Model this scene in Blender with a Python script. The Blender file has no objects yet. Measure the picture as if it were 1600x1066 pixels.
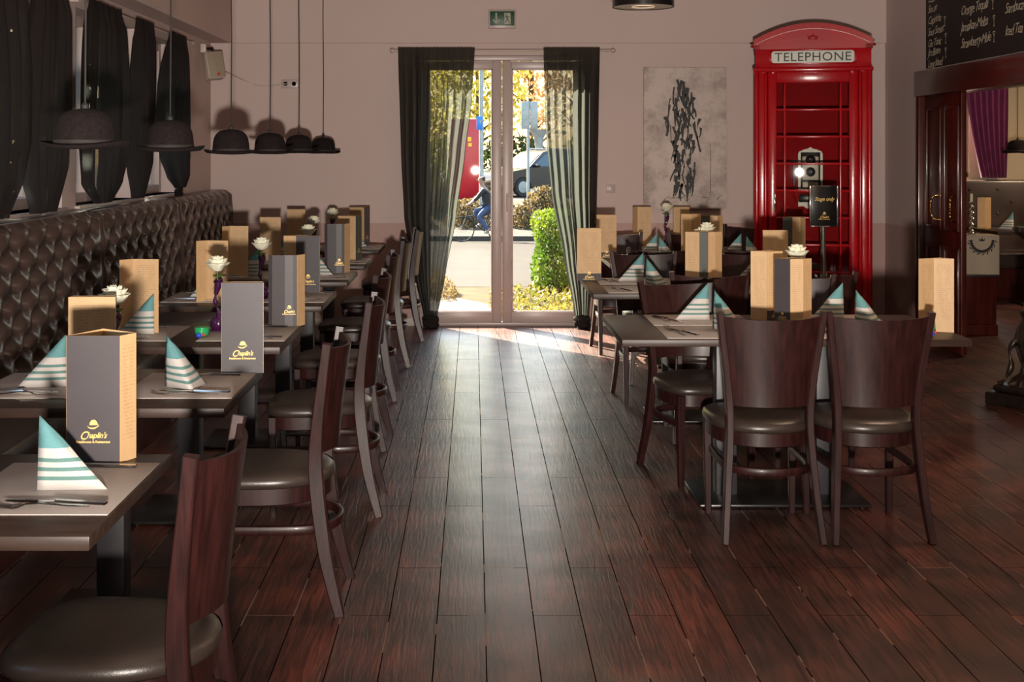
import bpy, bmesh, math, random
from mathutils import Vector, Matrix, Euler
PI = math.pi
S = bpy.context.scene
C = S.collection
# ---------------------------------------------------------------- camera
EYE = 1.52
cd = bpy.data.cameras.new('camera'); cam = bpy.data.objects.new('camera', cd); C.objects.link(cam)
cam.location = (0, 0, EYE); cam.rotation_euler = (PI/2, 0, 0)
cd.sensor_width = 36.0; cd.lens = 36.0*2000/1600
cd.shift_x = 60/1600; cd.shift_y = -295/1600
cd.clip_start = 0.05; cd.clip_end = 400
S.camera = cam
# ---------------------------------------------------------------- colour management, world, sun
S.view_settings.view_transform = 'Standard'; S.view_settings.look = 'None'
S.view_settings.gamma = 1.0; S.view_settings.use_curve_mapping = False
S.view_settings.exposure = 0.72
W = bpy.data.worlds.new('world'); S.world = W; W.use_nodes = True
wn = W.node_tree.nodes; wl = W.node_tree.links
sky = wn.new('ShaderNodeTexSky'); sky.sky_type = 'NISHITA'; sky.sun_disc = False
sky.sun_elevation = math.radians(33); sky.sun_rotation = math.radians(-35); sky.air_density = 1.4; sky.dust_density = 2.0
wl.new(sky.outputs[0], wn['Background'].inputs[0]); wn['Background'].inputs[1].default_value = 0.5
def lamp(name, kind, loc, energy, color=(1, 1, 1), **kw):
    d = bpy.data.lights.new(name, kind); d.energy = energy; d.color = color
    o = bpy.data.objects.new(name, d); C.objects.link(o); o.location = loc
    for k, v in kw.items(): setattr(d, k, v)
    return o
sun = lamp('sun', 'SUN', (-20, 30, 25), 34.0, (1.0, 0.87, 0.68), angle=math.radians(0.6))
sdir = Vector((0.57*math.cos(math.radians(33)), -0.82*math.cos(math.radians(33)), -math.sin(math.radians(33))))
sun.rotation_euler = sdir.to_track_quat('-Z', 'Y').to_euler()
# the photographer's flash, held a hand's breadth under the lens
flash = lamp('camera_flash', 'SPOT', (0.03, -0.25, 1.2), 1450, (1.0, 0.90, 0.80), shadow_soft_size=0.05,
             spot_size=math.radians(80), spot_blend=1.0)
flash.rotation_euler = Vector((0.05, 1, 0.22)).to_track_quat('-Z', 'Y').to_euler()
# ---------------------------------------------------------------- materials
def nodes_of(name):
    m = bpy.data.materials.new(name); m.use_nodes = True
    return m, m.node_tree.nodes, m.node_tree.links, m.node_tree.nodes['Principled BSDF']
def pbr(name, col, rough=0.5, metal=0.0, var=0.0, vscale=8.0, stretch=(1, 1, 1), bump=0.0, bscale=60.0, coat=0.0, spec=0.5, sheen=0.0):
    m, N, L, b = nodes_of(name)
    b.inputs['Base Color'].default_value = (*col, 1); b.inputs['Roughness'].default_value = rough
    b.inputs['Metallic'].default_value = metal; b.inputs['Coat Weight'].default_value = coat
    b.inputs['Coat Roughness'].default_value = 0.12
    b.inputs['Specular IOR Level'].default_value = spec; b.inputs['Sheen Weight'].default_value = sheen
    tc = N.new('ShaderNodeTexCoord'); mp = N.new('ShaderNodeMapping'); L.new(tc.outputs['Object'], mp.inputs[0])
    mp.inputs['Scale'].default_value = stretch
    if var > 0:
        n = N.new('ShaderNodeTexNoise'); n.inputs['Scale'].default_value = vscale; n.inputs['Detail'].default_value = 6
        L.new(mp.outputs[0], n.inputs['Vector'])
        r = N.new('ShaderNodeValToRGB'); L.new(n.outputs['Fac'], r.inputs[0])
        r.color_ramp.elements[0].position = 0.3; r.color_ramp.elements[1].position = 0.7
        r.color_ramp.elements[0].color = (*[c*(1-var) for c in col], 1)
        r.color_ramp.elements[1].color = (*[min(1, c*(1+var)) for c in col], 1)
        L.new(r.outputs[0], b.inputs['Base Color'])
    if bump > 0:
        n2 = N.new('ShaderNodeTexNoise'); n2.inputs['Scale'].default_value = bscale; n2.inputs['Detail'].default_value = 4
        L.new(mp.outputs[0], n2.inputs['Vector'])
        bp = N.new('ShaderNodeBump'); bp.inputs['Strength'].default_value = bump; bp.inputs['Distance'].default_value = 0.004
        L.new(n2.outputs['Fac'], bp.inputs['Height']); L.new(bp.outputs[0], b.inputs['Normal'])
    return m
def math_node(N, L, op, a, b=None, c=None):
    n = N.new('ShaderNodeMath'); n.operation = op
    for i, v in enumerate((a, b, c)):
        if v is None: continue
        if isinstance(v, (int, float)): n.inputs[i].default_value = v
        else: L.new(v, n.inputs[i])
    return n.outputs[0]
def mixcol(N, L, fac, a, b):
    n = N.new('ShaderNodeMix'); n.data_type = 'RGBA'
    L.new(fac, n.inputs['Factor']) if not isinstance(fac, (int, float)) else setattr(n.inputs['Factor'], 'default_value', fac)
    for s, v in (('A', a), ('B', b)):
        inp = [i for i in n.inputs if i.name == s and i.type == 'RGBA'][0]
        if isinstance(v, tuple): inp.default_value = (*v, 1)
        else: L.new(v, inp)
    return [o for o in n.outputs if o.type == 'RGBA'][0]

M = {}
M['wood'] = pbr('dark_stained_beech', (0.019, 0.005, 0.0045), 0.40, var=0.5, vscale=9, stretch=(6, 6, 0.6), bump=0.06, bscale=50, coat=0.06, spec=0.35)
M['leather'] = pbr('brown_leatherette', (0.030, 0.021, 0.017), 0.34, var=0.15, vscale=6, bump=0.12, bscale=260)
M['benchleather'] = pbr('glossy_bench_leatherette', (0.055, 0.036, 0.031), 0.30, var=0.2, vscale=4, bump=0.05, bscale=200, coat=0.15)
M['tabletop'] = pbr('brown_laminate', (0.034, 0.020, 0.015), 0.40, spec=0.25, var=0.35, vscale=5, stretch=(1.0, 9, 9), bump=0.02, bscale=40)
M['column'] = pbr('dark_grey_powder_coat', (0.026, 0.024, 0.027), 0.45, var=0.1, vscale=20)
M['blackplate'] = pbr('black_steel_plate', (0.012, 0.011, 0.011), 0.3)
M['steel'] = pbr('polished_steel', (0.55, 0.52, 0.5), 0.14, metal=1.0, var=0.1, vscale=30)
M['chrome'] = pbr('chrome', (0.75, 0.75, 0.75), 0.08, metal=1.0)
M['felt'] = pbr('black_felt', (0.013, 0.009, 0.009), 1.0, var=0.3, vscale=90, bump=0.2, bscale=300, spec=0.15)
M['ribbon'] = pbr('black_grosgrain', (0.018, 0.013, 0.012), 0.8, var=0.1)
M['cord'] = pbr('black_cord', (0.015, 0.013, 0.012), 0.7)
M['pvc'] = pbr('white_pvc', (0.42, 0.33, 0.31), 0.35, var=0.04, vscale=3)
M['trimwhite'] = pbr('pale_painted_wood', (0.45, 0.37, 0.33), 0.5, var=0.05)
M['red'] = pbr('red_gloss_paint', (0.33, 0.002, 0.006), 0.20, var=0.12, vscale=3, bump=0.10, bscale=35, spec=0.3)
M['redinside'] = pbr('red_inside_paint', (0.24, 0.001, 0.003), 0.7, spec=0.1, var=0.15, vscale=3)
M['opal'] = pbr('opal_glass', (0.33, 0.32, 0.25), 0.3)
M['black'] = pbr('black_lacquer', (0.008, 0.007, 0.007), 0.25)
M['ink'] = pbr('black_print', (0.015, 0.014, 0.012), 0.6)
M['gold'] = pbr('gold_foil', (0.85, 0.55, 0.17), 0.4, metal=0.25)
M['brass'] = pbr('brass', (0.65, 0.42, 0.13), 0.2, metal=1.0)
M['cream'] = pbr('cream_enamel', (0.55, 0.48, 0.38), 0.4, var=0.1)
M['mahogany'] = pbr('mahogany_panel', (0.060, 0.009, 0.006), 0.3, var=0.45, vscale=3, stretch=(8, 8, 0.8), coat=0.3)
M['chalkboard'] = pbr('chalkboard_black', (0.012, 0.007, 0.006), 0.7, var=0.3, vscale=4)
M['chalk'] = pbr('chalk', (0.55, 0.48, 0.36), 0.9)
M['purple'] = pbr('purple_velvet', (0.17, 0.010, 0.08), 0.7, var=0.2, vscale=10, sheen=0.3)
M['ironbronze'] = pbr('dark_cast_metal', (0.030, 0.020, 0.015), 0.32, metal=0.6, var=0.4, vscale=20)
M['mat'] = None
M['rosewhite'] = pbr('white_rose_petal', (0.72, 0.70, 0.55), 0.6, var=0.08, vscale=20)
M['rosecore'] = pbr('yellow_green_petal', (0.60, 0.62, 0.22), 0.6)
M['stem'] = pbr('green_stem', (0.06, 0.16, 0.03), 0.5)
M['vase'] = pbr('aubergine_glass', (0.035, 0.006, 0.035), 0.08, coat=0.6)
M['greenwax'] = pbr('green_gel_candle', (0.03, 0.35, 0.13), 0.3)
M['bluebead'] = pbr('blue_glass_bead', (0.02, 0.06, 0.6), 0.08)
M['redbead'] = pbr('red_glass_bead', (0.6, 0.03, 0.03), 0.08)
M['speaker'] = pbr('white_speaker_plastic', (0.5, 0.43, 0.37), 0.5)
M['grille'] = pbr('speaker_grille', (0.28, 0.22, 0.16), 0.6, var=0.2, vscale=200)
M['asphalt'] = pbr('asphalt', (0.034, 0.030, 0.028), 0.9, var=0.12, vscale=1.2, bump=0.2, bscale=60, spec=0.08)
M['paving'] = pbr('concrete_paving', (0.065, 0.057, 0.05), 0.9, var=0.1, vscale=2, spec=0.1)
M['earth'] = pbr('earth', (0.07, 0.05, 0.025), 0.95, var=0.3, vscale=3)
M['forecourt'] = pbr('pale_gravel', (0.055, 0.040, 0.018), 0.95, spec=0.08, var=0.35, vscale=3.5, bump=0.5, bscale=40)
M['wetpaving'] = pbr('damp_paving', (0.13, 0.12, 0.115), 0.3, var=0.3, vscale=2)
M['rubber'] = pbr('tyre_rubber', (0.02, 0.02, 0.02), 0.8)
M['carpaint'] = pbr('dark_blue_car_paint', (0.006, 0.008, 0.016), 0.25, coat=0.3)
M['carglass'] = pbr('car_window_glass', (0.05, 0.08, 0.10), 0.08, coat=0.2)
M['signred'] = pbr('sign_red', (0.42, 0.008, 0.02), 0.3)
M['signyellow'] = pbr('sign_yellow', (0.8, 0.45, 0.02), 0.4)
M['signblue'] = pbr('sign_blue', (0.01, 0.18, 0.55), 0.4)
M['galv'] = pbr('galvanised_steel', (0.30, 0.32, 0.32), 0.5, metal=0.3, var=0.15, vscale=6)
M['bark'] = pbr('bark', (0.10, 0.07, 0.05), 0.9, var=0.3, vscale=10)
M['skin'] = pbr('skin', (0.30, 0.17, 0.12), 0.6)
M['jacket'] = pbr('dark_jacket', (0.02, 0.02, 0.022), 0.8)
M['jeans'] = pbr('jeans', (0.04, 0.07, 0.15), 0.85, var=0.1)
M['shoe'] = pbr('pale_shoe', (0.45, 0.42, 0.4), 0.7)
M['hair'] = pbr('brown_hair', (0.06, 0.03, 0.02), 0.7)
M['bikeframe'] = pbr('bicycle_frame_paint', (0.02, 0.02, 0.025), 0.35)
M['exitgreen'] = pbr('exit_sign_green', (0.003, 0.05, 0.018), 0.45)
M['exitwhite'] = pbr('exit_sign_white', (0.30, 0.30, 0.22), 0.5)
M['towel'] = pbr('white_towel', (0.42, 0.34, 0.25), 0.9, bump=0.3, bscale=150)
M['otherwall'] = pbr('beige_wall', (0.50, 0.40, 0.27), 0.9, var=0.04, vscale=1)
M['ceiling'] = pbr('ceiling_paint', (0.40, 0.32, 0.28), 0.9, var=0.03, vscale=1)
M['reddot'] = pbr('red_badge', (0.5, 0.01, 0.01), 0.4)
M['candlewax'] = pbr('candle_wax', (0.7, 0.6, 0.4), 0.5)

def wall_mat():
    m, N, L, b = nodes_of('rose_wall_paint')
    tc = N.new('ShaderNodeTexCoord'); sep = N.new('ShaderNodeSeparateXYZ'); L.new(tc.outputs['Object'], sep.inputs[0])
    n = N.new('ShaderNodeTexNoise'); n.inputs['Scale'].default_value = 1.4; n.inputs['Detail'].default_value = 5; L.new(tc.outputs['Object'], n.inputs['Vector'])
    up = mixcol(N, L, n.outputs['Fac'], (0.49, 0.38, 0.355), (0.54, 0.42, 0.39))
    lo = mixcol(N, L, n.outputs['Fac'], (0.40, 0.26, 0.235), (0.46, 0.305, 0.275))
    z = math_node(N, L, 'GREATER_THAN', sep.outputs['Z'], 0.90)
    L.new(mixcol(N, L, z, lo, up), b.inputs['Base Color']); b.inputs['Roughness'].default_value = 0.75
    n2 = N.new('ShaderNodeTexNoise'); n2.inputs['Scale'].default_value = 70; L.new(tc.outputs['Object'], n2.inputs['Vector'])
    bp = N.new('ShaderNodeBump'); bp.inputs['Strength'].default_value = 0.12; bp.inputs['Distance'].default_value = 0.004
    L.new(n2.outputs['Fac'], bp.inputs['Height']); L.new(bp.outputs[0], b.inputs['Normal'])
    return m
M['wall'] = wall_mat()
def floor_mat():
    m, N, L, b = nodes_of('dark_plank_floor')
    tc = N.new('ShaderNodeTexCoord'); mp = N.new('ShaderNodeMapping'); L.new(tc.outputs['Object'], mp.inputs[0])
    mp.inputs['Rotation'].default_value = (0, 0, PI/2); mp.inputs['Location'].default_value = (0.3, -0.038, 0)
    br = N.new('ShaderNodeTexBrick'); L.new(mp.outputs[0], br.inputs['Vector'])
    br.offset = 0.37; br.offset_frequency = 2
    br.inputs['Scale'].default_value = 1.0; br.inputs['Brick Width'].default_value = 1.30; br.inputs['Row Height'].default_value = 0.157
    br.inputs['Mortar Size'].default_value = 0.0021; br.inputs['Mortar Smooth'].default_value = 0.1; br.inputs['Bias'].default_value = 0.0
    br.inputs['Color1'].default_value = (0.112, 0.028, 0.015, 1); br.inputs['Color2'].default_value = (0.058, 0.018, 0.011, 1)
    br.inputs['Mortar'].default_value = (0.012, 0.006, 0.004, 1)
    # streaky grain running along the planks (world Y)
    mg = N.new('ShaderNodeMapping'); L.new(tc.outputs['Object'], mg.inputs[0]); mg.inputs['Scale'].default_value = (38, 2.4, 1)
    g = N.new('ShaderNodeTexNoise'); g.inputs['Scale'].default_value = 1.5; g.inputs['Detail'].default_value = 8; g.inputs['Distortion'].default_value = 1.2; L.new(mg.outputs[0], g.inputs['Vector'])
    gr = N.new('ShaderNodeValToRGB'); L.new(g.outputs['Fac'], gr.inputs[0])
    gr.color_ramp.elements[0].position = 0.35; gr.color_ramp.elements[0].color = (0.35, 0.32, 0.32, 1)
    gr.color_ramp.elements[1].position = 0.65; gr.color_ramp.elements[1].color = (1.35, 1.3, 1.3, 1)
    mul = N.new('ShaderNodeMix'); mul.data_type = 'RGBA'; mul.blend_type = 'MULTIPLY'; mul.inputs['Factor'].default_value = 1.0
    A = [i for i in mul.inputs if i.name == 'A' and i.type == 'RGBA'][0]; B = [i for i in mul.inputs if i.name == 'B' and i.type == 'RGBA'][0]
    L.new(br.outputs['Color'], A); L.new(gr.outputs[0], B)
    blot = N.new('ShaderNodeTexNoise'); blot.inputs['Scale'].default_value = 3.5; blot.inputs['Detail'].default_value = 6; L.new(tc.outputs['Object'], blot.inputs['Vector'])
    br2 = N.new('ShaderNodeValToRGB'); L.new(blot.outputs['Fac'], br2.inputs[0])
    br2.color_ramp.elements[0].position = 0.4; br2.color_ramp.elements[0].color = (0.55, 0.55, 0.55, 1); br2.color_ramp.elements[1].position = 0.65; br2.color_ramp.elements[1].color = (1.35, 1.25, 1.2, 1)
    mul2 = N.new('ShaderNodeMix'); mul2.data_type = 'RGBA'; mul2.blend_type = 'MULTIPLY'; mul2.inputs['Factor'].default_value = 1.0
    A = [i for i in mul2.inputs if i.name == 'A' and i.type == 'RGBA'][0]; B = [i for i in mul2.inputs if i.name == 'B' and i.type == 'RGBA'][0]
    L.new([o for o in mul.outputs if o.type == 'RGBA'][0], A); L.new(br2.outputs[0], B)
    # worn pale seams here and there
    wn2 = N.new('ShaderNodeTexNoise'); wn2.inputs['Scale'].default_value = 2.3; wn2.inputs['Detail'].default_value = 8; L.new(tc.outputs['Object'], wn2.inputs['Vector'])
    worn = math_node(N, L, 'GREATER_THAN', wn2.outputs['Fac'], 0.56)
    wm = math_node(N, L, 'MULTIPLY', worn, br.outputs['Fac'])
    fin = mixcol(N, L, wm, [o for o in mul2.outputs if o.type == 'RGBA'][0], (0.22, 0.14, 0.10))
    L.new(fin, b.inputs['Base Color'])
    rr = N.new('ShaderNodeMapRange'); L.new(g.outputs['Fac'], rr.inputs[0]); rr.inputs[3].default_value = 0.36; rr.inputs[4].default_value = 0.54
    L.new(rr.outputs[0], b.inputs['Roughness']); inv = math_node(N, L, 'SUBTRACT', 1.0, br.outputs['Fac']); wear = N.new('ShaderNodeMapRange'); L.new(blot.outputs['Fac'], wear.inputs[0]); wear.inputs[1].default_value = 0.35; wear.inputs[2].default_value = 0.65; wear.inputs[3].default_value = 0.34; wear.inputs[4].default_value = 0.50
    L.new(math_node(N, L, 'MULTIPLY', inv, wear.outputs[0]), b.inputs['Coat Weight']); b.inputs['Coat Roughness'].default_value = 0.28; L.new(math_node(N, L, 'MULTIPLY', inv, 0.55), b.inputs['Specular IOR Level'])
    h = math_node(N, L, 'SUBTRACT', g.outputs['Fac'], math_node(N, L, 'MULTIPLY', br.outputs['Fac'], 2.0))
    bp = N.new('ShaderNodeBump'); bp.inputs['Strength'].default_value = 0.6; bp.inputs['Distance'].default_value = 0.005
    L.new(h, bp.inputs['Height']); L.new(bp.outputs[0], b.inputs['Normal'])
    return m
M['floor'] = floor_mat()
def mat_mat():
    m, N, L, b = nodes_of('woven_taupe_vinyl')
    tc = N.new('ShaderNodeTexCoord')
    w1 = N.new('ShaderNodeTexWave'); w1.bands_direction = 'X'; w1.inputs['Scale'].default_value = 90; L.new(tc.outputs['Object'], w1.inputs['Vector'])
    w2 = N.new('ShaderNodeTexWave'); w2.bands_direction = 'Y'; w2.inputs['Scale'].default_value = 90; L.new(tc.outputs['Object'], w2.inputs['Vector'])
    f = math_node(N, L, 'MULTIPLY', w1.outputs['Fac'], w2.outputs['Fac'])
    L.new(mixcol(N, L, f, (0.30, 0.255, 0.23), (0.46, 0.40, 0.36)), b.inputs['Base Color']); b.inputs['Roughness'].default_value = 0.5
    bp = N.new('ShaderNodeBump'); bp.inputs['Strength'].default_value = 0.4; bp.inputs['Distance'].default_value = 0.001
    L.new(f, bp.inputs['Height']); L.new(bp.outputs[0], b.inputs['Normal'])
    return m
M['mat'] = mat_mat()
def napkin_mat():
    m, N, L, b = nodes_of('striped_linen_napkin')
    tc = N.new('ShaderNodeTexCoord'); sep = N.new('ShaderNodeSeparateXYZ'); L.new(tc.outputs['Object'], sep.inputs[0]); z = sep.outputs['Z']
    n = N.new('ShaderNodeTexNoise'); n.inputs['Scale'].default_value = 300; L.new(tc.outputs['Object'], n.inputs['Vector'])
    white = mixcol(N, L, n.outputs['Fac'], (0.38, 0.35, 0.33), (0.52, 0.48, 0.45))
    teal = mixcol(N, L, n.outputs['Fac'], (0.07, 0.19, 0.20), (0.12, 0.28, 0.29))
    dark = mixcol(N, L, n.outputs['Fac'], (0.07, 0.15, 0.14), (0.11, 0.21, 0.19))
    top = math_node(N, L, 'GREATER_THAN', z, 0.096)
    s = None
    for c in (0.027, 0.048, 0.069):
        d = math_node(N, L, 'LESS_THAN', math_node(N, L, 'ABSOLUTE', math_node(N, L, 'SUBTRACT', z, c)), 0.0045)
        s = d if s is None else math_node(N, L, 'ADD', s, d)
    c1 = mixcol(N, L, s, white, dark); c2 = mixcol(N, L, top, c1, teal)
    L.new(c2, b.inputs['Base Color']); b.inputs['Roughness'].default_value = 0.9
    return m
M['napkin'] = napkin_mat()
def menu_mat(name, band):
    m, N, L, b = nodes_of(name)
    uv = N.new('ShaderNodeUVMap'); sep = N.new('ShaderNodeSeparateXYZ'); L.new(uv.outputs[0], sep.inputs[0]); u, v = sep.outputs['X'], sep.outputs['Y']
    rows = math_node(N, L, 'MULTIPLY', v, 34.0); fr = math_node(N, L, 'FRACT', rows); fl = math_node(N, L, 'FLOOR', rows)
    line = math_node(N, L, 'LESS_THAN', fr, 0.42)
    cmb = N.new('ShaderNodeCombineXYZ'); L.new(math_node(N, L, 'MULTIPLY', u, 22.0), cmb.inputs[0]); L.new(math_node(N, L, 'MULTIPLY', fl, 3.7), cmb.inputs[1])
    n = N.new('ShaderNodeTexNoise'); n.inputs['Scale'].default_value = 1.0; n.inputs['Detail'].default_value = 3; L.new(cmb.outputs[0], n.inputs['Vector'])
    word = math_node(N, L, 'GREATER_THAN', n.outputs['Fac'], 0.47)
    mu = math_node(N, L, 'MULTIPLY', math_node(N, L, 'GREATER_THAN', u, 0.14), math_node(N, L, 'LESS_THAN', u, 0.86))
    mv = math_node(N, L, 'MULTIPLY', math_node(N, L, 'GREATER_THAN', v, 0.16), math_node(N, L, 'LESS_THAN', v, 0.92))
    grp = N.new('ShaderNodeTexNoise'); grp.inputs['Scale'].default_value = 5.0; L.new(uv.outputs[0], grp.inputs['Vector'])
    gm = math_node(N, L, 'GREATER_THAN', grp.outputs['Fac'], 0.42)
    t = math_node(N, L, 'MULTIPLY', math_node(N, L, 'MULTIPLY', line, word), math_node(N, L, 'MULTIPLY', mu, mv)); t = math_node(N, L, 'MULTIPLY', t, gm)
    t = math_node(N, L, 'MULTIPLY', t, 0.30)
    pn = N.new('ShaderNodeTexNoise'); pn.inputs['Scale'].default_value = 3; L.new(uv.outputs[0], pn.inputs['Vector'])
    base = mixcol(N, L, pn.outputs['Fac'], (0.44, 0.275, 0.135), (0.52, 0.34, 0.175))
    col = mixcol(N, L, t, base, (0.16, 0.09, 0.05))
    if band:
        col = mixcol(N, L, math_node(N, L, 'LESS_THAN', v, 0.14), col, (0.03, 0.024, 0.024))
    L.new(col, b.inputs['Base Color']); b.inputs['Roughness'].default_value = 0.6
    return m
M['menutan'] = menu_mat('tan_menu_card', False); M['menuband'] = menu_mat('tan_menu_card_black_foot', True)
M['menublack'] = pbr('black_menu_card', (0.036, 0.029, 0.033), 0.5, var=0.08, vscale=12)
M['menugreen'] = pbr('green_black_menu_card', (0.050, 0.055, 0.045), 0.5, var=0.1, vscale=12)
def sheer_mat(name, col, tl_col, solid, tl_mix):
    m, N, L, b = nodes_of(name)
    b.inputs['Base Color'].default_value = (*col, 1); b.inputs['Roughness'].default_value = 0.9; b.inputs['Specular IOR Level'].default_value = 0.2
    tr = N.new('ShaderNodeBsdfTransparent'); tl = N.new('ShaderNodeBsdfTranslucent'); tl.inputs[0].default_value = (*tl_col, 1)
    m1 = N.new('ShaderNodeMixShader'); m1.inputs[0].default_value = tl_mix; L.new(b.outputs[0], m1.inputs[1]); L.new(tl.outputs[0], m1.inputs[2])
    # the weave closes up when seen at a slant
    lw = N.new('ShaderNodeLayerWeight'); lw.inputs['Blend'].default_value = 0.3
    f = N.new('ShaderNodeMapRange'); L.new(lw.outputs['Facing'], f.inputs[0]); f.inputs[3].default_value = solid; f.inputs[4].default_value = 0.99
    m2 = N.new('ShaderNodeMixShader'); L.new(f.outputs[0], m2.inputs[0]); L.new(tr.outputs[0], m2.inputs[1]); L.new(m1.outputs[0], m2.inputs[2])
    L.new(m2.outputs[0], N['Material Output'].inputs[0])
    return m
M['sheer'] = sheer_mat('black_voile', (0.038, 0.029, 0.024), (0.060, 0.070, 0.063), 0.90, 0.5)
M['sheerdark'] = sheer_mat('black_voile_lined', (0.017, 0.011, 0.011), (0.09, 0.105, 0.105), 0.96, 0.3)
def glass_mat(name, tint=(1, 1, 1), rough=0.0):
    m, N, L, b = nodes_of(name)
    tr = N.new('ShaderNodeBsdfTransparent'); tr.inputs[0].default_value = (*tint, 1)
    gl = N.new('ShaderNodeBsdfGlossy'); gl.inputs['Roughness'].default_value = rough + 0.01
    fr = N.new('ShaderNodeFresnel'); fr.inputs[0].default_value = 1.45
    mx = N.new('ShaderNodeMixShader'); geo = N.new('ShaderNodeNewGeometry'); L.new(math_node(N, L, 'MULTIPLY', fr.outputs[0], math_node(N, L, 'SUBTRACT', 1.0, geo.outputs['Backfacing'])), mx.inputs[0]); L.new(tr.outputs[0], mx.inputs[1]); L.new(gl.outputs[0], mx.inputs[2])
    L.new(mx.outputs[0], N['Material Output'].inputs[0])
    return m
M['glass'] = glass_mat('window_glass', (0.96, 0.97, 0.96)); M['jarglass'] = glass_mat('candle_glass', (0.9, 0.95, 0.92))
def leaf_mat(name, a, b_, tl=0.5):
    m, N, L, b = nodes_of(name)
    oi = N.new('ShaderNodeTexCoord'); n = N.new('ShaderNodeTexNoise'); n.inputs['Scale'].default_value = 2.3; n.inputs['Detail'].default_value = 6; L.new(oi.outputs['Object'], n.inputs['Vector'])
    r = N.new('ShaderNodeValToRGB'); L.new(n.outputs['Fac'], r.inputs[0]); r.color_ramp.elements[0].position = 0.38; r.color_ramp.elements[1].position = 0.62
    r.color_ramp.elements[0].color = (*a, 1); r.color_ramp.elements[1].color = (*b_, 1)
    L.new(r.outputs[0], b.inputs['Base Color']); b.inputs['Roughness'].default_value = 0.6
    t = N.new('ShaderNodeBsdfTranslucent'); L.new(r.outputs[0], t.inputs[0])
    mx = N.new('ShaderNodeMixShader'); mx.inputs[0].default_value = tl; L.new(b.outputs[0], mx.inputs[1]); L.new(t.outputs[0], mx.inputs[2])
    L.new(mx.outputs[0], N['Material Output'].inputs[0])
    return m
M['leafyellow'] = leaf_mat('autumn_yellow_leaves', (0.40, 0.42, 0.05), (0.85, 0.70, 0.20), 0.65)
M['leafbrown'] = leaf_mat('autumn_brown_leaves', (0.45, 0.27, 0.12), (0.85, 0.66, 0.42), 0.6)
M['leafgreen'] = leaf_mat('bright_green_leaves', (0.03, 0.075, 0.006), (0.11, 0.155, 0.012), 0.5)
M['leafbank'] = leaf_mat('dry_bank_leaves', (0.07, 0.05, 0.02), (0.16, 0.115, 0.045))
M['leafdark'] = leaf_mat('dark_green_leaves', (0.012, 0.035, 0.008), (0.05, 0.085, 0.016))
M['drygrass'] = leaf_mat('yellow_dry_grass', (0.07, 0.08, 0.01), (0.20, 0.16, 0.03), 0.5)
def shade_mat():
    m, N, L, b = nodes_of('lamp_diffuser')
    b.inputs['Base Color'].default_value = (0.8, 0.7, 0.55, 1)
    b.inputs['Emission Color'].default_value = (1.0, 0.72, 0.42, 1); b.inputs['Emission Strength'].default_value = 0.25
    return m
M['diffuser'] = shade_mat()
def canvas_mat():
    m, N, L, b = nodes_of('grey_washed_canvas')
    tc = N.new('ShaderNodeTexCoord')
    n = N.new('ShaderNodeTexNoise'); n.inputs['Scale'].default_value = 3.5; n.inputs['Detail'].default_value = 9; n.inputs['Roughness'].default_value = 0.7; L.new(tc.outputs['Object'], n.inputs['Vector'])
    r = N.new('ShaderNodeValToRGB'); L.new(n.outputs['Fac'], r.inputs[0]); r.color_ramp.elements[0].position = 0.28; r.color_ramp.elements[1].position = 0.55
    r.color_ramp.elements[0].color = (0.20, 0.15, 0.13, 1); r.color_ramp.elements[1].color = (0.55, 0.46, 0.42, 1)
    L.new(r.outputs[0], b.inputs['Base Color']); b.inputs['Roughness'].default_value = 0.8
    return m
M['canvas'] = canvas_mat()
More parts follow.
